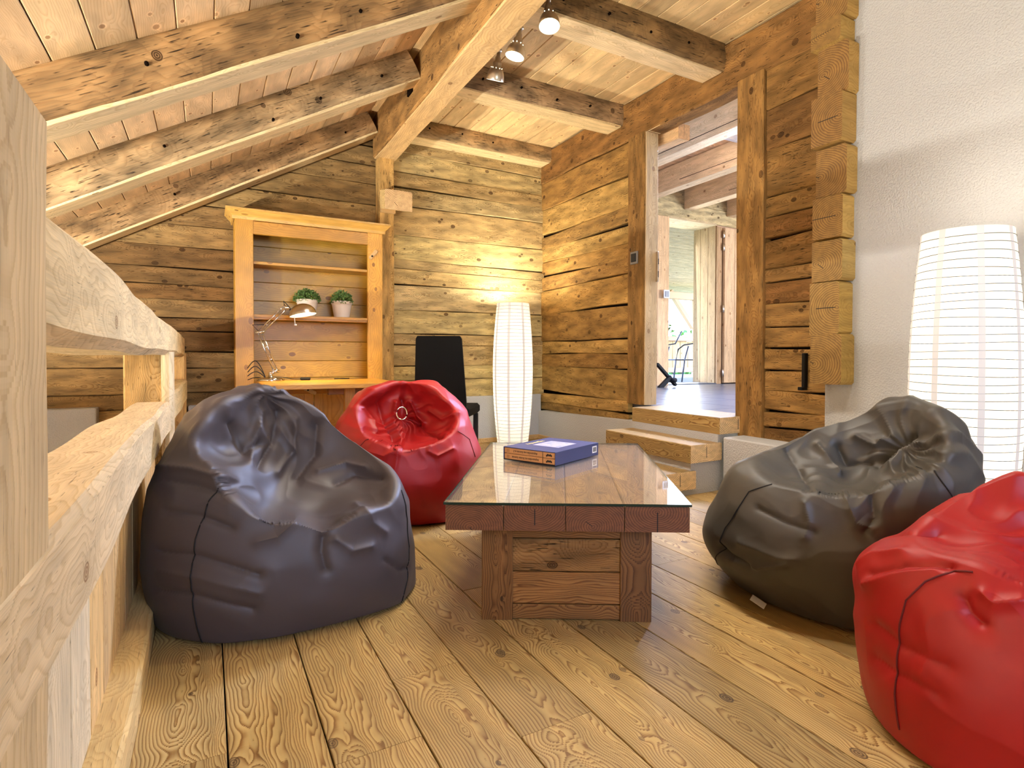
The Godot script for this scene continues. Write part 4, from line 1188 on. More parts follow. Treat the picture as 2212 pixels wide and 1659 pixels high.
func desk_lamp() -> void:
	var base := Vector3(0.415, 0.652, -4.86)
	var l := thing("desk_lamp", "chrome swing-arm desk lamp, lit, standing on the bookcase flap", "lamp", base)
	var st := begin()
	lathe(st, [Vector2(0, 0), Vector2(0.098, 0), Vector2(0.1, 0.004), Vector2(0.098, 0.016), Vector2(0.085, 0.024), Vector2(0.03, 0.028), Vector2(0.016, 0.034), Vector2(0.013, 0.06), Vector2(0.016, 0.064), Vector2(0.0, 0.066)], 48)
	put(l, "base", done(st), M.chrome)
	var sh := Vector3(0.035, 0.075, 0.0)
	var el := Vector3(-0.075, 0.365, 0.03)
	var wr := Vector3(0.095, 0.555, 0.07)
	var hd := Vector3(0.215, 0.5, 0.13)
	var arm := func(a: Vector3, b: Vector3, nm: String):
		var s := begin()
		var side := (b - a).cross(Vector3(0.2, 0, 1)).normalized() * 0.014
		for k in [-1.0, 1.0]:
			tube(s, [a + side * k, b + side * k], 0.0048, 8)
		tube(s, [a.lerp(b, 0.3) + side, a.lerp(b, 0.3) - side], 0.004, 6)
		tube(s, [a.lerp(b, 0.62) + side, a.lerp(b, 0.62) - side], 0.004, 6)
		var m := put(l, nm, done(s), M.chrome)
		# springs between the bars
		s = begin()
		var pts := []
		for i in 40:
			var t := i / 39.0
			var c := a.lerp(b, 0.05 + 0.4 * t)
			var fb := frame_of(b - a)
			pts.append(c + fb.x * cos(i * 1.6) * 0.004 + fb.z * sin(i * 1.6) * 0.004)
		tube(s, pts, 0.0012, 4)
		put(m, "spring", done(s), M.chrome)
	arm.call(sh, el, "lower_arm")
	arm.call(el, wr, "upper_arm")
	st = begin()
	tube(st, [Vector3(0.0, 0.06, 0), sh + Vector3(0, -0.005, 0.0)], 0.011, 10)
	tube(st, [sh + Vector3(-0.025, 0.0, 0), sh + Vector3(0.025, 0.0, 0)], 0.012, 10)
	tube(st, [el + Vector3(-0.03, -0.002, 0), el + Vector3(0.03, 0.004, 0)], 0.011, 10)
	tube(st, [wr + Vector3(-0.012, 0.012, 0), wr + Vector3(0.035, -0.01, 0.012)], 0.012, 10)
	put(l, "joint", done(st), M.chrome)
	st = begin()
	tube(st, [wr + Vector3(0.01, 0.0, 0), wr.lerp(hd, 0.5), hd + Vector3(-0.06, 0.015, -0.01)], 0.008, 8)
	put(l, "head_stem", done(st), M.iron)
	for q in [[el, el + Vector3(-0.05, 0.055, 0.01), el + Vector3(0.03, 0.06, 0.0)], [wr, wr + Vector3(-0.01, 0.05, 0.0), wr + Vector3(0.05, -0.02, 0.02)]]:
		st = begin()
		var c := Curve3D.new()
		c.add_point(q[0], Vector3.ZERO, (q[1] - q[0]) * 0.8)
		c.add_point(q[1], (q[0] - q[1]) * 0.3, (q[2] - q[1]) * 0.3)
		c.add_point(q[2], (q[1] - q[2]) * 0.5, Vector3.ZERO)
		tube(st, Array(c.get_baked_points()).filter(func(p): return true), 0.0035, 6)
		put(l, "flex", done(st), M.black)
	# half-dome shade, open below, with its bulb and pull pin
	var tilt := Transform3D(Basis(Vector3.BACK, 0.16) * Basis(Vector3.RIGHT, -0.12), hd)
	var pr := []
	for i in 15:
		var a := i / 14.0 * PI * 0.5
		pr.append(Vector2(cos(a) * 0.098, sin(a) * 0.088))
	var inner := []
	for i in 15:
		var a := (14 - i) / 14.0 * PI * 0.5
		inner.append(Vector2(cos(a) * 0.095, sin(a) * 0.085))
	st = begin()
	lathe(st, pr, 48, tilt)
	put(l, "shade", done(st), M.steel)
	st = begin()
	lathe(st, inner, 48, tilt)
	put(l, "shade_lining", done(st), M.white)
	st = begin()
	lathe(st, [Vector2(0, 0.004), Vector2(0.05, 0.008), Vector2(0.066, 0.02), Vector2(0.04, 0.05), Vector2(0, 0.06)], 24, tilt)
	put(l, "bulb", done(st), glow(Color(1.0, 0.93, 0.75), 7.0))
	st = begin()
	tube(st, [tilt * Vector3(-0.07, 0.0, 0.05), tilt * Vector3(-0.075, -0.07, 0.05)], 0.003, 6)
	lathe(st, [Vector2(0, 0), Vector2(0.008, 0), Vector2(0.008, 0.012), Vector2(0, 0.013)], 12, Transform3D(Basis.IDENTITY, tilt * Vector3(-0.075, -0.08, 0.05)))
	put(l, "pull_pin", done(st), M.white)
	var sl := SpotLight3D.new()
	sl.name = "desk_lamp_beam"
	l.add_child(sl, true)
	sl.position = tilt * Vector3(0, -0.004, 0)
	sl.basis = tilt.basis * Basis(Vector3.RIGHT, -PI * 0.5)
	sl.spot_angle = 75
	sl.spot_angle_attenuation = 0.6
	sl.light_color = Color(1.0, 0.87, 0.62)
	sl.light_energy = 0.75
	sl.light_size = 0.05
	sl.spot_range = 8
	sl.spot_attenuation = 2
	sl.shadow_enabled = true
	# flex coiled behind the base, ending in a small black switch
	var cb := thing("lamp_cable", "black lamp cable lying in loops round the desk lamp foot with an in-line plug", "cable", base)
	for k in 4:
		st = begin()
		var pts := []
		for i in 14:
			var t := i / 13.0
			pts.append(Vector3(-0.02 - 0.13 * t, 0.006 + 0.05 * sin(t * PI) * (0.4 + 0.5 * k) + 0.03 * t * k, -0.07 - 0.02 * k + 0.03 * sin(t * 5.0 + k)))
		tube(st, pts, 0.0032, 6)
		put(cb, "strand", done(st), M.black)
	st = begin()
	tube(st, [Vector3(0.0, 0.03, -0.08), Vector3(0.08, 0.024, -0.06), Vector3(0.16, 0.012, -0.02), Vector3(0.21, 0.01, 0.0)], 0.0032, 6)
	put(cb, "strand", done(st), M.black)
	put(cb, "inline_plug", boxm(Vector3(0.245, 0.012, 0.012), Vector3(0.075, 0.022, 0.028), 0.006, Basis(Vector3.UP, -0.2)), M.black)

func glow(c: Color, e: float) -> StandardMaterial3D:
	var m := plain(Color(0.9, 0.9, 0.88), 0.6)
	m.emission_enabled = true
	m.emission = c
	m.emission_energy_multiplier = e
	return m

func small_things() -> void:
	# high-backed chair at the flap
	var c := thing("dining_chair", "black upholstered high-back chair beside the bookcase flap", "chair", Vector3(1.60, 0, -4.24), -0.62)
	var st := begin()
	var P := [[-0.19, 0.40], [0.19, 0.40], [0.175, 0.985], [-0.155, 0.985]]
	var fr := []
	var bk := []
	for q in [[-0.2, 0.40], [0.2, 0.40], [0.178, 0.97], [0.165, 0.99], [-0.145, 0.99], [-0.158, 0.97]]:
		var lean: float = (q[1] - 0.4) * 0.16
		fr.append(Vector3(q[0], q[1], 0.2 + lean))
		bk.append(Vector3(q[0] * 0.98, q[1], 0.165 + lean))
	for i in 6:
		var j := (i + 1) % 6
		quad(st, fr[i], fr[j], bk[j], bk[i], (fr[i] + fr[j]) * 0.5 - Vector3(0, 0.7, 0.2))
	for i in range(1, 5):
		tri(st, fr[0], fr[i], fr[i + 1], Vector2.ZERO, Vector2.ZERO, Vector2.ZERO, Vector3.BACK)
		tri(st, bk[0], bk[i], bk[i + 1], Vector2.ZERO, Vector2.ZERO, Vector2.ZERO, Vector3.FORWARD)
	put(c, "backrest", done(st), M.black_cloth)
	put(c, "seat", boxm(Vector3(0, 0.43, -0.01), Vector3(0.42, 0.08, 0.43), 0.02), M.black_cloth)
	for x in [-0.18, 0.18]:
		for z in [-0.19, 0.17]:
			put(c, "leg", boxm(Vector3(x, 0.195, z), Vector3(0.035, 0.39, 0.035), 0.004), M.black)
	var sw := thing("light_switch", "black light switch in a pale frame on the left doorway post", "switch")
	put(sw, "frame", boxm(Vector3(2.973, 1.638, -3.69), Vector3(0.012, 0.1, 0.09), 0.003), M.grey_plastic)
	put(sw, "rocker", boxm(Vector3(2.966, 1.638, -3.69), Vector3(0.01, 0.066, 0.058), 0.002), M.black)
	var pg := thing("iron_strap", "dark iron strap hooked on the wall boards beside the lowest log end", "strap")
	put(pg, "bar", boxm(Vector3(2.98, 0.77, -2.145), Vector3(0.03, 0.2, 0.022), 0.003), M.iron)
	put(pg, "foot", boxm(Vector3(2.968, 0.665, -2.15), Vector3(0.05, 0.02, 0.03), 0.003), M.iron)
	# wooden spotlights on a metal rod along the purlin
	var t := thing("spotlight_track", "brushed metal spotlight bar with bell-shaped heads hanging along the purlin", "lamp")
	st = begin()
	tube(st, [Vector3(1.535, 2.79, -3.30), Vector3(1.535, 2.80, -1.2)], 0.011, 10)
	put(t, "bar", done(st), M.steel)
	for z in [-2.78, -1.5]:
		st = begin()
		tube(st, [Vector3(1.535, 2.80, z), Vector3(1.535, 2.93, z)], 0.009, 8)
		lathe(st, [Vector2(0.045, 0), Vector2(0.045, 0.012), Vector2(0, 0.012)], 24, Transform3D(Basis(Vector3.RIGHT, PI), Vector3(1.535, 2.93, z)))
		put(t, "ceiling_mount", done(st), M.steel)
	var heads := [[-3.2, Vector3(0.03, -1, -0.45)], [-2.92, Vector3(-0.2, -1, -0.08)], [-2.62, Vector3(-0.09, -1, 0.25)], [-2.1, Vector3(0.3, -1, -0.4)], [-1.7, Vector3(-0.3, -1, 0.0)], [-1.3, Vector3(0.35, -1, 0.3)]]  # last three heads are out of view, placed to light the room
	for i in heads.size():
		spot_head(t, Vector3(1.535, 2.79, heads[i][0]), heads[i][1].normalized(), i)

func spot_head(t: Node3D, at: Vector3, dir: Vector3, i: int) -> void:
	var st := begin()
	tube(st, [at + Vector3(0, 0.016, 0), at + Vector3(0, -0.016, 0)], 0.016, 12)
	tube(st, [at, at + Vector3(0, -0.1, 0)], 0.0075, 8)
	tube(st, [at + Vector3(-0.012, -0.1, 0), at + Vector3(0.012, -0.1, 0)], 0.012, 10)
	tube(st, [at + Vector3(-0.012, -0.1, 0), at + Vector3(-0.035, -0.1, 0)], 0.003, 6)
	lathe(st, [Vector2(0, -0.006), Vector2(0.009, -0.004), Vector2(0.009, 0.004), Vector2(0, 0.006)], 10, Transform3D(Basis(Vector3.BACK, PI * 0.5), at + Vector3(-0.036, -0.1, 0)))
	var arm := put(t, "spot_arm", done(st), M.steel)
	var y := -dir
	var x := y.cross(Vector3.BACK).normalized()
	var xf := Transform3D(Basis(x, y, x.cross(y)), at + Vector3(0, -0.1, 0) + dir * 0.165)
	# bell: opening at y = 0, neck above
	st = begin()
	lathe(st, [Vector2(0.054, 0.0), Vector2(0.0545, 0.004), Vector2(0.053, 0.02), Vector2(0.048, 0.042), Vector2(0.04, 0.06), Vector2(0.03, 0.072), Vector2(0.026, 0.075), Vector2(0.026, 0.098), Vector2(0.022, 0.104), Vector2(0.017, 0.108), Vector2(0.016, 0.128), Vector2(0.011, 0.134), Vector2(0.01, 0.165), Vector2(0, 0.166)], 36, xf)
	var head := put(t, "spot_head", done(st), M.steel)
	st = begin()
	lathe(st, [Vector2(0.0, 0.068), Vector2(0.028, 0.068), Vector2(0.038, 0.058), Vector2(0.046, 0.04), Vector2(0.051, 0.02), Vector2(0.0535, 0.0)], 36, xf)
	put(head, "reflector", done(st), M.white)
	st = begin()
	lathe(st, [Vector2(0, 0.014), Vector2(0.022, 0.016), Vector2(0.027, 0.022), Vector2(0.022, 0.045), Vector2(0, 0.055)], 24, xf)
	put(head, "bulb", done(st), M.bulb)
	for k in 9:
		st = begin()
		var a := TAU * k / 9.0
		var p := xf * Vector3(cos(a) * 0.0335, 0.0695, sin(a) * 0.0335)
		lathe(st, [Vector2(0, 0), Vector2(0.0025, 0.0), Vector2(0.0025, 0.002), Vector2(0, 0.002)], 8, Transform3D(Basis(xf.basis.x, xf.basis.y, xf.basis.z), p))
		put(head, "vent_glow", done(st), M.bulb)  # glowing disc for bulb light showing through a vent
	var l := SpotLight3D.new()
	l.name = "spot_beam"
	t.add_child(l, true)
	l.position = xf * Vector3(0, 0.002, 0)
	l.basis = Basis(xf.basis.x, -xf.basis.z, xf.basis.y)
	l.spot_angle = 62
	l.spot_angle_attenuation = 0.9
	l.light_color = Color(1.0, 0.96, 0.90)
	l.light_energy = SPOT
	l.light_size = 0.035
	l.spot_range = 12
	l.spot_attenuation = 2
	l.shadow_enabled = true

const SPOT := 1.55

func added_sconces() -> void:
	# added half-bowl uplighters out of view over the stairwell, fill light for the ceiling
	for q in [[Vector3(-2.3, 0.5, -0.4), PI * 0.5, "added plaster uplighter out of view over the stairwell, ceiling fill, near one", 20.0], [Vector3(-2.3, 0.5, -3.6), PI * 0.5, "added plaster uplighter out of view over the stairwell, ceiling fill, far one", 24.0], [Vector3(-2.3, 0.5, -2.1), PI * 0.5, "added plaster uplighter out of view over the stairwell, ceiling fill, middle one", 26.0]]:
		var s := thing("added_wall_sconce", q[2], "lamp", q[0], q[1], "added wall uplighters")
		var st := begin()
		st.set_smooth_group(1)
		for i in 12:
			for k in 6:
				var pts := []
				for c in [[i, k], [i + 1, k], [i + 1, k + 1], [i, k + 1]]:
					var a: float = PI * c[0] / 12.0
					var e: float = PI * 0.5 * c[1] / 6.0
					pts.append(Vector3(cos(a) * sin(e) * 0.2, -cos(e) * 0.16, sin(a) * sin(e) * 0.15))
				quad(st, pts[0], pts[1], pts[2], pts[3], (pts[0] + pts[2]))
		put(s, "bowl", done(st), M.plaster)
		put(s, "added_lamp_glass", boxm(Vector3(0, -0.015, 0.07), Vector3(0.26, 0.01, 0.1), 0.003), glow(Color(1.0, 0.95, 0.85), 3.0))  # glowing face of the added uplighter
		var l := AreaLight3D.new()
		l.name = "added_sconce_light"
		s.add_child(l, true)
		l.position = Vector3(0, 0.0, 0.07)
		l.rotation.x = PI * 0.5
		l.area_size = Vector2(0.26, 0.1)
		l.light_color = Color(1.0, 0.97, 0.92)
		l.light_energy = q[3]
		l.area_range = 12.0
		l.shadow_enabled = true

func lamps() -> void:
	paper_lamp("tall white paper floor lamp, lit, in the back corner right of the black chair", Vector3(2.5, 0, -4.9), 0.3, 2.0)
	paper_lamp("tall white paper floor lamp, lit, by the plaster wall behind the dark bean bag", Vector3(2.60, 0, -1.16), 0.9, 0.4)

func paper_lamp(label: String, at: Vector3, turn: float, up_light: float) -> void:
	var l := thing("paper_lamp", label, "lamp", at, turn, "paper floor lamps")
	var H := 1.34
	var rad := func(f: float) -> float: return 0.148 + 0.048 * pow(maxf(0.0, sin(PI * clampf(f * 0.92 + 0.06, 0, 1))), 0.9) - 0.012 * (1.0 - f)
	var prof := []
	for i in 43:
		var f := i / 42.0
		prof.append(Vector2(rad.call(f) - (0.0012 if i % 2 else 0.0), 0.03 + f * (H - 0.03)))
	var st := begin()
	lathe(st, prof, 56)
	put(l, "paper_shade", done(st), M.paper_glow)
	# the shade is open at the top, where the upper bulb throws its light at the ceiling
	var ul := AreaLight3D.new()
	ul.name = "paper_lamp_uplight"
	l.add_child(ul, true)
	ul.position = Vector3(0, H + 0.004, 0)
	ul.rotation.x = PI * 0.5
	ul.area_size = Vector2(0.22, 0.22)
	ul.light_color = Color(1.0, 0.96, 0.88)
	ul.light_energy = up_light
	ul.area_range = 10.0
	ul.shadow_enabled = true
	st = begin()
	for i in 42:
		if i == 0:
			continue
		var f := i / 42.0
		var r: float = rad.call(f)
		var pts := []
		var wav := 0.0025
		for k in 48:
			var a := TAU * k / 48
			pts.append(Vector3(cos(a) * r, 0.03 + f * (H - 0.03) + wav * sin(a * 2.0 + i), sin(a) * r))
		tube(st, pts, 0.0012, 4, true)
	var w := put(l, "wire_rings", done(st), M.wire)
	w.set_meta("kind", "stuff")
	for k in 8:
		st = begin()
		var a := TAU * k / 8 + 0.2
		for i in 42:
			var f0 := i / 42.0
			var f1 := (i + 1) / 42.0
			var dw := 0.011
			var pts := []
			for q in [[f0, -1], [f0, 1], [f1, 1], [f1, -1]]:
				var r: float = rad.call(q[0]) + 0.0008
				var aa: float = a + q[1] * dw / r
				pts.append(Vector3(cos(aa) * r, 0.03 + q[0] * (H - 0.03), sin(aa) * r))
			quad(st, pts[0], pts[1], pts[2], pts[3], Vector3(cos(a), 0, sin(a)))
		put(l, "paper_overlap", done(st), M.paper_strip)
	st = begin()
	tube(st, [Vector3(-0.13, 0.006, 0), Vector3(0.13, 0.006, 0)], 0.006, 6)
	tube(st, [Vector3(0, 0.006, -0.13), Vector3(0, 0.006, 0.13)], 0.006, 6)
	for k in 4:
		var a := TAU * k / 4
		tube(st, [Vector3(cos(a) * 0.13, 0.004, sin(a) * 0.13), Vector3(cos(a) * 0.13, 0.05, sin(a) * 0.13)], 0.004, 6)
	put(l, "foot", done(st), M.iron)
	for y in [0.45, 0.98]:
		st = begin()
		lathe(st, [Vector2(0, -0.035), Vector2(0.025, -0.025), Vector2(0.035, 0), Vector2(0.025, 0.025), Vector2(0, 0.035)], 16, Transform3D(Basis.IDENTITY, Vector3(0, y, 0)))
		put(l, "bulb", done(st), M.bulb)
		var o := OmniLight3D.new()
		o.name = "paper_lamp_bulb"
		l.add_child(o, true)
		o.position = Vector3(0, y, 0)
		o.light_color = Color(1.0, 0.96, 0.9)
		o.light_energy = LAMP_BULB
		o.light_size = 0.03
		o.omni_range = 10
		o.omni_attenuation = 2
		o.shadow_enabled = true

const LAMP_BULB := 0.10

# ---------------------------------------------------------------- bean bags
var fold := FastNoiseLite.new()
var soft := FastNoiseLite.new()

func outline(S: Array, psi: float) -> float:
	# the bag's outline about its middle, smoothed through 32 measured radii
	var u := fposmod(psi / TAU * 32.0, 32.0)
	var i := int(u)
	var f := u - i
	var p0: float = S[(i + 31) % 32]
	var p1: float = S[i % 32]
	var p2: float = S[(i + 1) % 32]
	var p3: float = S[(i + 2) % 32]
	return p1 + 0.5 * f * (p2 - p0 + f * (2.0 * p0 - 5.0 * p1 + 4.0 * p2 - p3 + f * (3.0 * (p1 - p2) + p3 - p0)))

func seat(B: Dictionary, p: Vector3) -> Vector3:
	# the sitter's hollow: the front pressed back to the far side of an ellipsoid, its rim left as a fold
	for q in B.pockets:
		var c: Vector3 = q[0]
		var R: Vector3 = q[1]
		var k: float = q[2]
		var a: float = q[3]
		var dx := p.x - c.x + soft.get_noise_2d(p.x * 0.8 + 3.0, p.y * 0.8) * 0.055
		var dy := p.y - c.y + soft.get_noise_2d(p.x * 0.8, p.y * 0.8 + 5.0) * 0.055
		var x := (dx * cos(a) + dy * sin(a)) / R.x
		var y := (-dx * sin(a) + dy * cos(a)) / R.y
		var e := x * x + y * y
		if e < 1.0:
			var zp := c.z - R.z * sqrt(1.0 - e)
			var h := clampf(0.5 + 0.5 * (p.z - zp) / k, 0.0, 1.0)
			p.z = lerpf(p.z, zp, h) - k * h * (1.0 - h)
	return p

func bag_base(B: Dictionary, psi: float, t: float) -> Vector3:
	var s := outline(B.s, psi)
	var dep: float = B.front if t < PI * 0.5 else B.back
	var rho := s * pow(maxf(sin(t), 0.0), 0.86)
	var z := dep * pow(absf(cos(t)), 0.86) * signf(cos(t))
	var p := Vector3(cos(psi) * rho, sin(psi) * rho, z)
	return seat(B, p) if z > 0.0 else p

func wrinkle(B: Dictionary, p: Vector3) -> float:
	var add := 0.0
	if p.z > -0.08:
		for c in B.creases:
			var pts: Array = c[0]
			var best := 9.0
			for m in pts.size() - 1:
				var q := Geometry2D.get_closest_point_to_segment(Vector2(p.x, p.y), pts[m], pts[m + 1])
				best = minf(best, (Vector2(p.x, p.y) - q).length())
			var x: float = best / c[1]
			if x < 2.5:
				# a sharp fold: pointed at its line, fading to its sides
				add += c[2] * 1.15 * exp(-x * 1.9) * (1.0 - 0.2 * exp(-x * x * 10.0)) * smoothstep(2.5, 1.6, x)
	var up := clampf((p.y + 0.1) / 0.4, 0.0, 1.0)
	var n := fold.get_noise_3d(p.x * B.st.x, p.y * B.st.y, p.z * B.st.z)
	var nb := fold.get_noise_3d(p.x * B.st.x * 2.1 + 7.0, p.y * B.st.y * 1.6, p.z * B.st.z * 2.1)
	var n2 := soft.get_noise_3d(p.x, p.y, p.z)
	# gathers radiating from the tied neck
	var nk: Array = B.neck
	if p.z > -0.1:
		var v := Vector2(p.x, p.y) - (nk[0] as Vector2)
		var f := fposmod(v.angle() / TAU * float(nk[1]) + n2 * 1.6 + nb * 0.35, 1.0)
		var tri_wave := 1.0 - absf(2.0 * f - 1.0)
		add += float(nk[2]) * (pow(tri_wave, 1.4) - 0.4) * exp(-v.length() / float(nk[3])) * smoothstep(0.0, 0.05, v.length())
	return add + ((n + 0.5) * (0.3 + 0.9 * up) + (nb + 0.5) * 0.35 * (0.3 + up)) * B.amp * 3.4 + n2 * 0.012

func to_room(B: Dictionary, p: Vector3) -> Vector3:
	var w: Vector3 = B.o + B.basis * p
	if w.y < 0.012:
		# settled on the floor: flat underneath, edge rolled
		w.y = 0.003 + 0.009 * smoothstep(-0.08, 0.012, w.y)
	return w - Vector3(B.o.x, 0, B.o.z)

func make_bag(label: String, mat: Material, seam: Material, B: Dictionary) -> Node3D:
	var n: Vector3 = (EYE - B.o).normalized()
	var e1 := Vector3.UP.cross(n).normalized()
	B.basis = Basis(e1, n.cross(e1), n)
	var t := thing("bean_bag", label, "bean bag", Vector3(B.o.x, 0, B.o.z))
	var NP := 380
	var NT := 210
	var g := []
	for i in NT + 1:
		# finer towards the front than behind
		var f := float(i) / NT
		var tt := PI * (f * 0.72 if f < 0.75 else 0.54 + (f - 0.75) * 1.84)
		var row := PackedVector3Array()
		for j in NP:
			row.append(bag_base(B, TAU * j / NP, clampf(tt, 0.0004, PI - 0.0004)))
		g.append(row)
	var st := SurfaceTool.new()
	st.begin(Mesh.PRIMITIVE_TRIANGLES)
	st.set_smooth_group(1)
	for i in NT + 1:
		for j in NP:
			var p: Vector3 = g[i][j]
			var du: Vector3 = g[i][(j + 1) % NP] - g[i][(j + NP - 1) % NP]
			var dv: Vector3 = g[mini(i + 1, NT)][j] - g[maxi(i - 1, 0)][j]
			var nr := dv.cross(du)
			if i < 2:
				nr = Vector3.BACK
			elif i > NT - 2:
				nr = Vector3.FORWARD
			elif nr.dot(p) < 0.0 and p.z < 0.0:
				nr = -nr
			elif nr.z < 0.0 and p.z > 0.02 and i < NT / 2:
				nr = -nr
			st.add_vertex(to_room(B, p + nr.normalized() * wrinkle(B, p)))
	for i in NT:
		for j in NP:
			var a := i * NP + j
			var b := i * NP + (j + 1) % NP
			for v in [a, b + NP, b, a, a + NP, b + NP]:
				st.add_index(v)
	st.generate_normals()
	put(t, "fabric_shell", st.commit(), mat)
	for s in B.seams:
		var pts := []
		var q: Array = s
		for m in q.size() - 1:
			for k in 14:
				var xy: Vector2 = (q[m] as Vector2).lerp(q[m + 1], k / 14.0)
				var psi := xy.angle()
				var sn := pow(minf(xy.length() / outline(B.s, psi), 0.995), 1.0 / 0.86)
				var p := bag_base(B, psi, asin(sn))
				var nr := (p * Vector3(1, 1, 1.3)).normalized()
				pts.append(to_room(B, p + nr * (wrinkle(B, p) + 0.0012)))
		var sm := begin()
		tube(sm, pts, 0.002, 5)
		put(t, "seam", done(sm), seam)
	return t

func V(a: Array) -> Array:
	var out := []
	for i in range(0, a.size(), 2):
		out.append(Vector2(a[i], a[i + 1]) * 0.001)
	return out

func mm(a: Array) -> Array:
	return a.map(func(v): return v * 0.001)

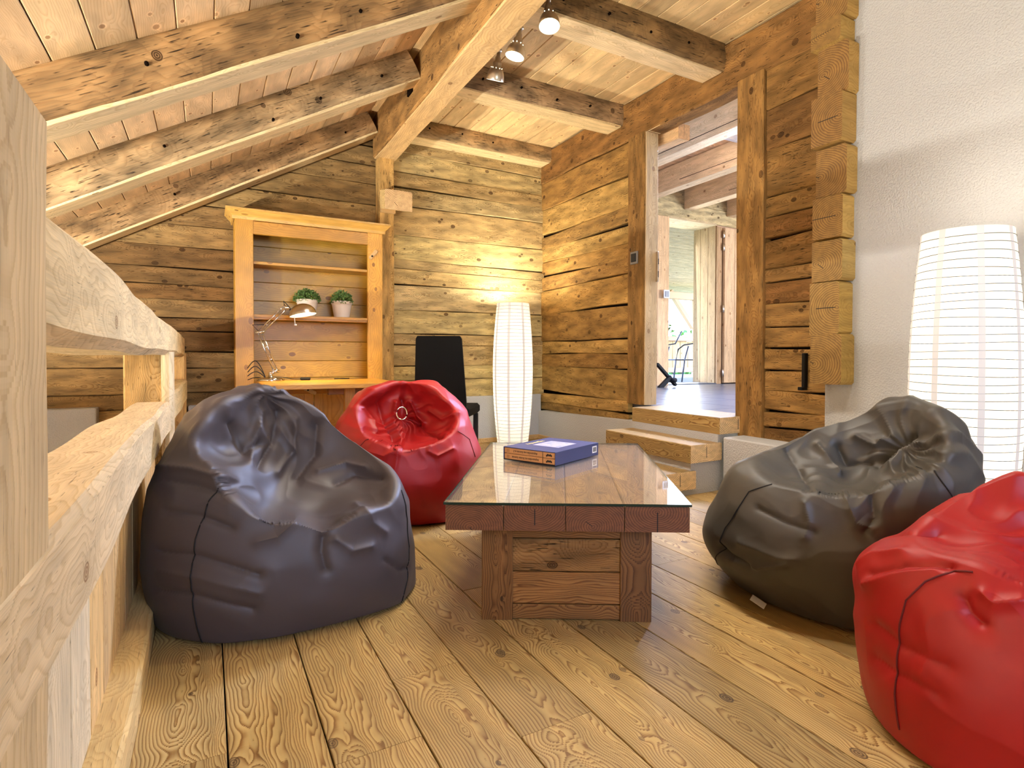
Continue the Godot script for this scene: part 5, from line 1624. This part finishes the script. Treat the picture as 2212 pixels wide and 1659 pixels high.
func bags() -> void:
	fold.seed = 12
	fold.frequency = 1.0
	fold.noise_type = FastNoiseLite.TYPE_CELLULAR
	fold.cellular_return_type = FastNoiseLite.RETURN_DISTANCE
	fold.cellular_distance_function = FastNoiseLite.DISTANCE_EUCLIDEAN
	fold.fractal_type = FastNoiseLite.FRACTAL_NONE
	fold.domain_warp_enabled = true
	fold.domain_warp_amplitude = 0.35
	fold.domain_warp_frequency = 1.2
	fold.domain_warp_fractal_type = FastNoiseLite.DOMAIN_WARP_FRACTAL_NONE
	soft.seed = 31
	soft.frequency = 3.0
	soft.fractal_octaves = 2
	var b1 := make_bag("large brown-grey bean bag in the left foreground beside the railing", M.grey_cloth, M.seam_dark, {"o": Vector3(0.216, 0.192, -2.288), "front": 0.44, "back": 0.40, "amp": 0.012, "st": Vector3(2.1, 3.4, 2.1),
		"s": mm([463, 461, 455, 434, 424, 426, 450, 484, 535, 542, 542, 523, 478, 445, 423, 408, 401, 398, 405, 418, 419, 420, 421, 413, 408, 412, 426, 453, 492, 522, 502, 481]),
		"neck": [Vector2(-35, 509) * 0.001, 11.0, 0.017, 0.26],
		"pockets": [[Vector3(0.16, 0.36, 0.36), Vector3(0.38, 0.36, 0.31), 0.045, -0.35]],
		"seams": [V([-141, 182, -179, 120, -210, 19, -217, -31, -222, -120, -210, -222, -190, -328]), V([392, 110, 418, 13, 423, -84, 404, -190, 368, -276])],
		"creases": [[V([-313, -1, -206, -26, -49, -100]), 0.018, -0.014], [V([-319, -113, -205, -135, -68, -196]), 0.018, -0.012], [V([-312, -54, -205, -84, -49, -149]), 0.020, 0.008], [V([-290, 109, -196, 83, -122, 41]), 0.015, -0.012], [V([-332, 253, -230, 226, -144, 186]), 0.018, 0.014], [V([-313, 205, -213, 173, -155, 144]), 0.020, -0.014], [V([128, -16, 121, -55, 133, -111]), 0.020, -0.020], [V([162, -27, 210, -68, 271, -62]), 0.020, 0.012], [V([51, 41, 0, 0, -49, -7]), 0.030, 0.012], [V([247, 72, 275, 10, 324, -25]), 0.025, 0.012], [V([320, -113, 374, -153, 413, -153]), 0.015, -0.010], [V([-148, 387, -103, 289, -59, 326]), 0.020, -0.025], [V([-55, 444, -73, 352, -89, 250]), 0.018, 0.020], [V([2, 443, -12, 331, -51, 239]), 0.016, -0.024], [V([60, 418, 56, 298, 1, 221]), 0.018, 0.018], [V([136, 396, 128, 283, 67, 202]), 0.022, -0.020], [V([138, 216, 235, 243, 301, 218]), 0.020, 0.018], [V([194, 167, 262, 199, 346, 165]), 0.020, -0.018]]})
	var b2 := make_bag("red bean bag with a metal eyelet, behind the large grey one at the bookcase flap", M.red_cloth, M.seam_red, {"o": Vector3(0.935, 0.241, -3.087), "front": 0.38, "back": 0.36, "amp": 0.012, "st": Vector3(2.6, 3.8, 2.6),
		"s": mm([387, 400, 398, 406, 428, 448, 465, 470, 465, 468, 475, 469, 450, 440, 391, 360, 330, 315, 298, 293, 298, 300, 313, 326, 339, 354, 372, 396, 392, 381, 375, 374]),
		"neck": [Vector2(-27, 260) * 0.001, 10.0, 0.026, 0.14],
		"pockets": [[Vector3(0.02, 0.29, 0.32), Vector3(0.25, 0.20, 0.26), 0.03, 0.0]],
		"seams": [V([242, 165, 310, 130, 343, 34]), V([-214, 108, -192, 136, -161, 145])],
		"creases": [[V([-147, 339, -99, 204, -65, 124]), 0.016, -0.030], [V([-68, 349, -77, 226, -43, 112]), 0.016, 0.035], [V([-27, 361, 0, 272, 56, 235]), 0.014, -0.030], [V([19, 347, 56, 271, 90, 235]), 0.014, 0.030], [V([56, 235, 100, 176, 168, 141]), 0.016, -0.025], [V([114, 296, 184, 248, 247, 264]), 0.020, 0.020], [V([-227, 308, -178, 255, -164, 173]), 0.018, 0.020], [V([-44, 225, -22, 156, -33, 100]), 0.020, 0.020], [V([-43, 78, -54, 2, -65, -41]), 0.020, 0.010], [V([99, 74, 143, 50, 214, 83]), 0.015, 0.012], [V([-173, 84, -108, 59, -43, 85]), 0.020, 0.010]]})
	var b3 := make_bag("dark olive-grey bean bag on the right, in front of the lit paper lamp", M.olive_cloth, M.seam_dark, {"o": Vector3(1.998, 0.215, -1.259), "front": 0.42, "back": 0.34, "amp": 0.014, "st": Vector3(2.3, 3.8, 2.3),
		"s": mm([263, 314, 397, 457, 496, 524, 517, 457, 405, 379, 366, 364, 381, 410, 450, 466, 491, 496, 464, 425, 394, 376, 362, 358, 359, 350, 310, 269, 242, 228, 227, 239]),
		"neck": [Vector2(169, 296) * 0.001, 11.0, 0.024, 0.22],
		"pockets": [[Vector3(-0.02, 0.40, 0.36), Vector3(0.36, 0.28, 0.30), 0.035, 0.25]],
		"seams": [V([-216, 121, -287, 90, -323, 32, -371, -36, -388, -86, -377, -108, -415, -147, -423, -182]), V([190, 228, 226, 208, 246, 162, 263, 131])],
		"creases": [[V([-192, 268, -152, 187, -112, 112]), 0.020, -0.020], [V([-102, 296, -56, 233, -28, 195]), 0.018, 0.025], [V([-31, 295, -3, 244, 61, 254]), 0.016, -0.030], [V([24, 332, 88, 305, 139, 333]), 0.018, 0.030], [V([86, 241, 124, 282, 197, 340]), 0.016, -0.035], [V([129, 237, 162, 287, 221, 311]), 0.016, 0.030], [V([60, 130, 85, 175, 159, 226]), 0.020, -0.020], [V([-389, -102, -354, -127, -287, -146]), 0.016, -0.025], [V([-317, -75, -194, -99, -139, -96]), 0.022, 0.014], [V([-337, -140, -255, -147, -166, -115]), 0.015, 0.014], [V([-258, 38, -168, 5, -88, -12]), 0.018, -0.012], [V([-116, 68, -102, 14, -114, -30]), 0.020, 0.014], [V([-1, 95, 24, 30, 60, 22]), 0.025, 0.018], [V([66, 110, 72, 50, 49, 7]), 0.018, -0.018]]})
	var b4 := make_bag("red bean bag in the right foreground, cut off by the picture edge", M.red_cloth, M.seam_red, {"o": Vector3(1.655, 0.190, -0.556), "front": 0.36, "back": 0.28, "amp": 0.010, "st": Vector3(2, 3.2, 2),
		"s": mm([271, 284, 303, 329, 358, 392, 402, 398, 389, 381, 367, 355, 350, 357, 388, 407, 390, 386, 391, 407, 423, 435, 427, 417, 388, 357, 334, 306, 292, 280, 269, 268]),
		"neck": [Vector2(38, 288) * 0.001, 9.0, 0.016, 0.30],
		"pockets": [[Vector3(-0.05, 0.38, 0.36), Vector3(0.40, 0.26, 0.30), 0.035, -0.15]],
		"seams": [V([-115, 102, -147, 99, -194, 67, -229, 22, -241, -29, -247, -97, -249, -173, -240, -246])],
		"creases": [[V([-347, 77, -311, 106, -249, 121]), 0.014, 0.012], [V([-314, 61, -244, 91, -156, 105]), 0.014, -0.016], [V([-324, 38, -260, 65, -180, 92]), 0.016, 0.012], [V([-127, 48, -119, 28, -103, 15]), 0.020, -0.020], [V([-98, 65, -83, 51, -40, 71]), 0.018, 0.016], [V([-295, -43, -231, -73, -152, -83]), 0.022, -0.008], [V([-302, -116, -238, -131, -166, -140]), 0.022, -0.008], [V([-294, 175, -239, 170, -202, 186]), 0.014, -0.012]]})
	# the metal eyelet on the red bag behind
	var st := begin()
	var pts := []
	for k in 20:
		pts.append(Vector3(cos(TAU * k / 20) * 0.026, sin(TAU * k / 20) * 0.034, 0))
	tube(st, pts, 0.0045, 6, true)
	var ey := put(b2, "eyelet", done(st), M.chrome)
	ey.transform = Transform3D(Basis.from_euler(Vector3(-0.35, -0.25, 0.0)), Vector3(-0.062, 0.548, 0.108))
	# care label sewn to the foot of the olive bag
	var lb := put(b3, "care_label", boxm(Vector3(-0.409, 0.030, -0.050), Vector3(0.038, 0.002, 0.05), 0.0006, Basis.from_euler(Vector3(0.45, 0.5, 0.1))), M.white)
	lb.set_meta("label", "white woven care label")
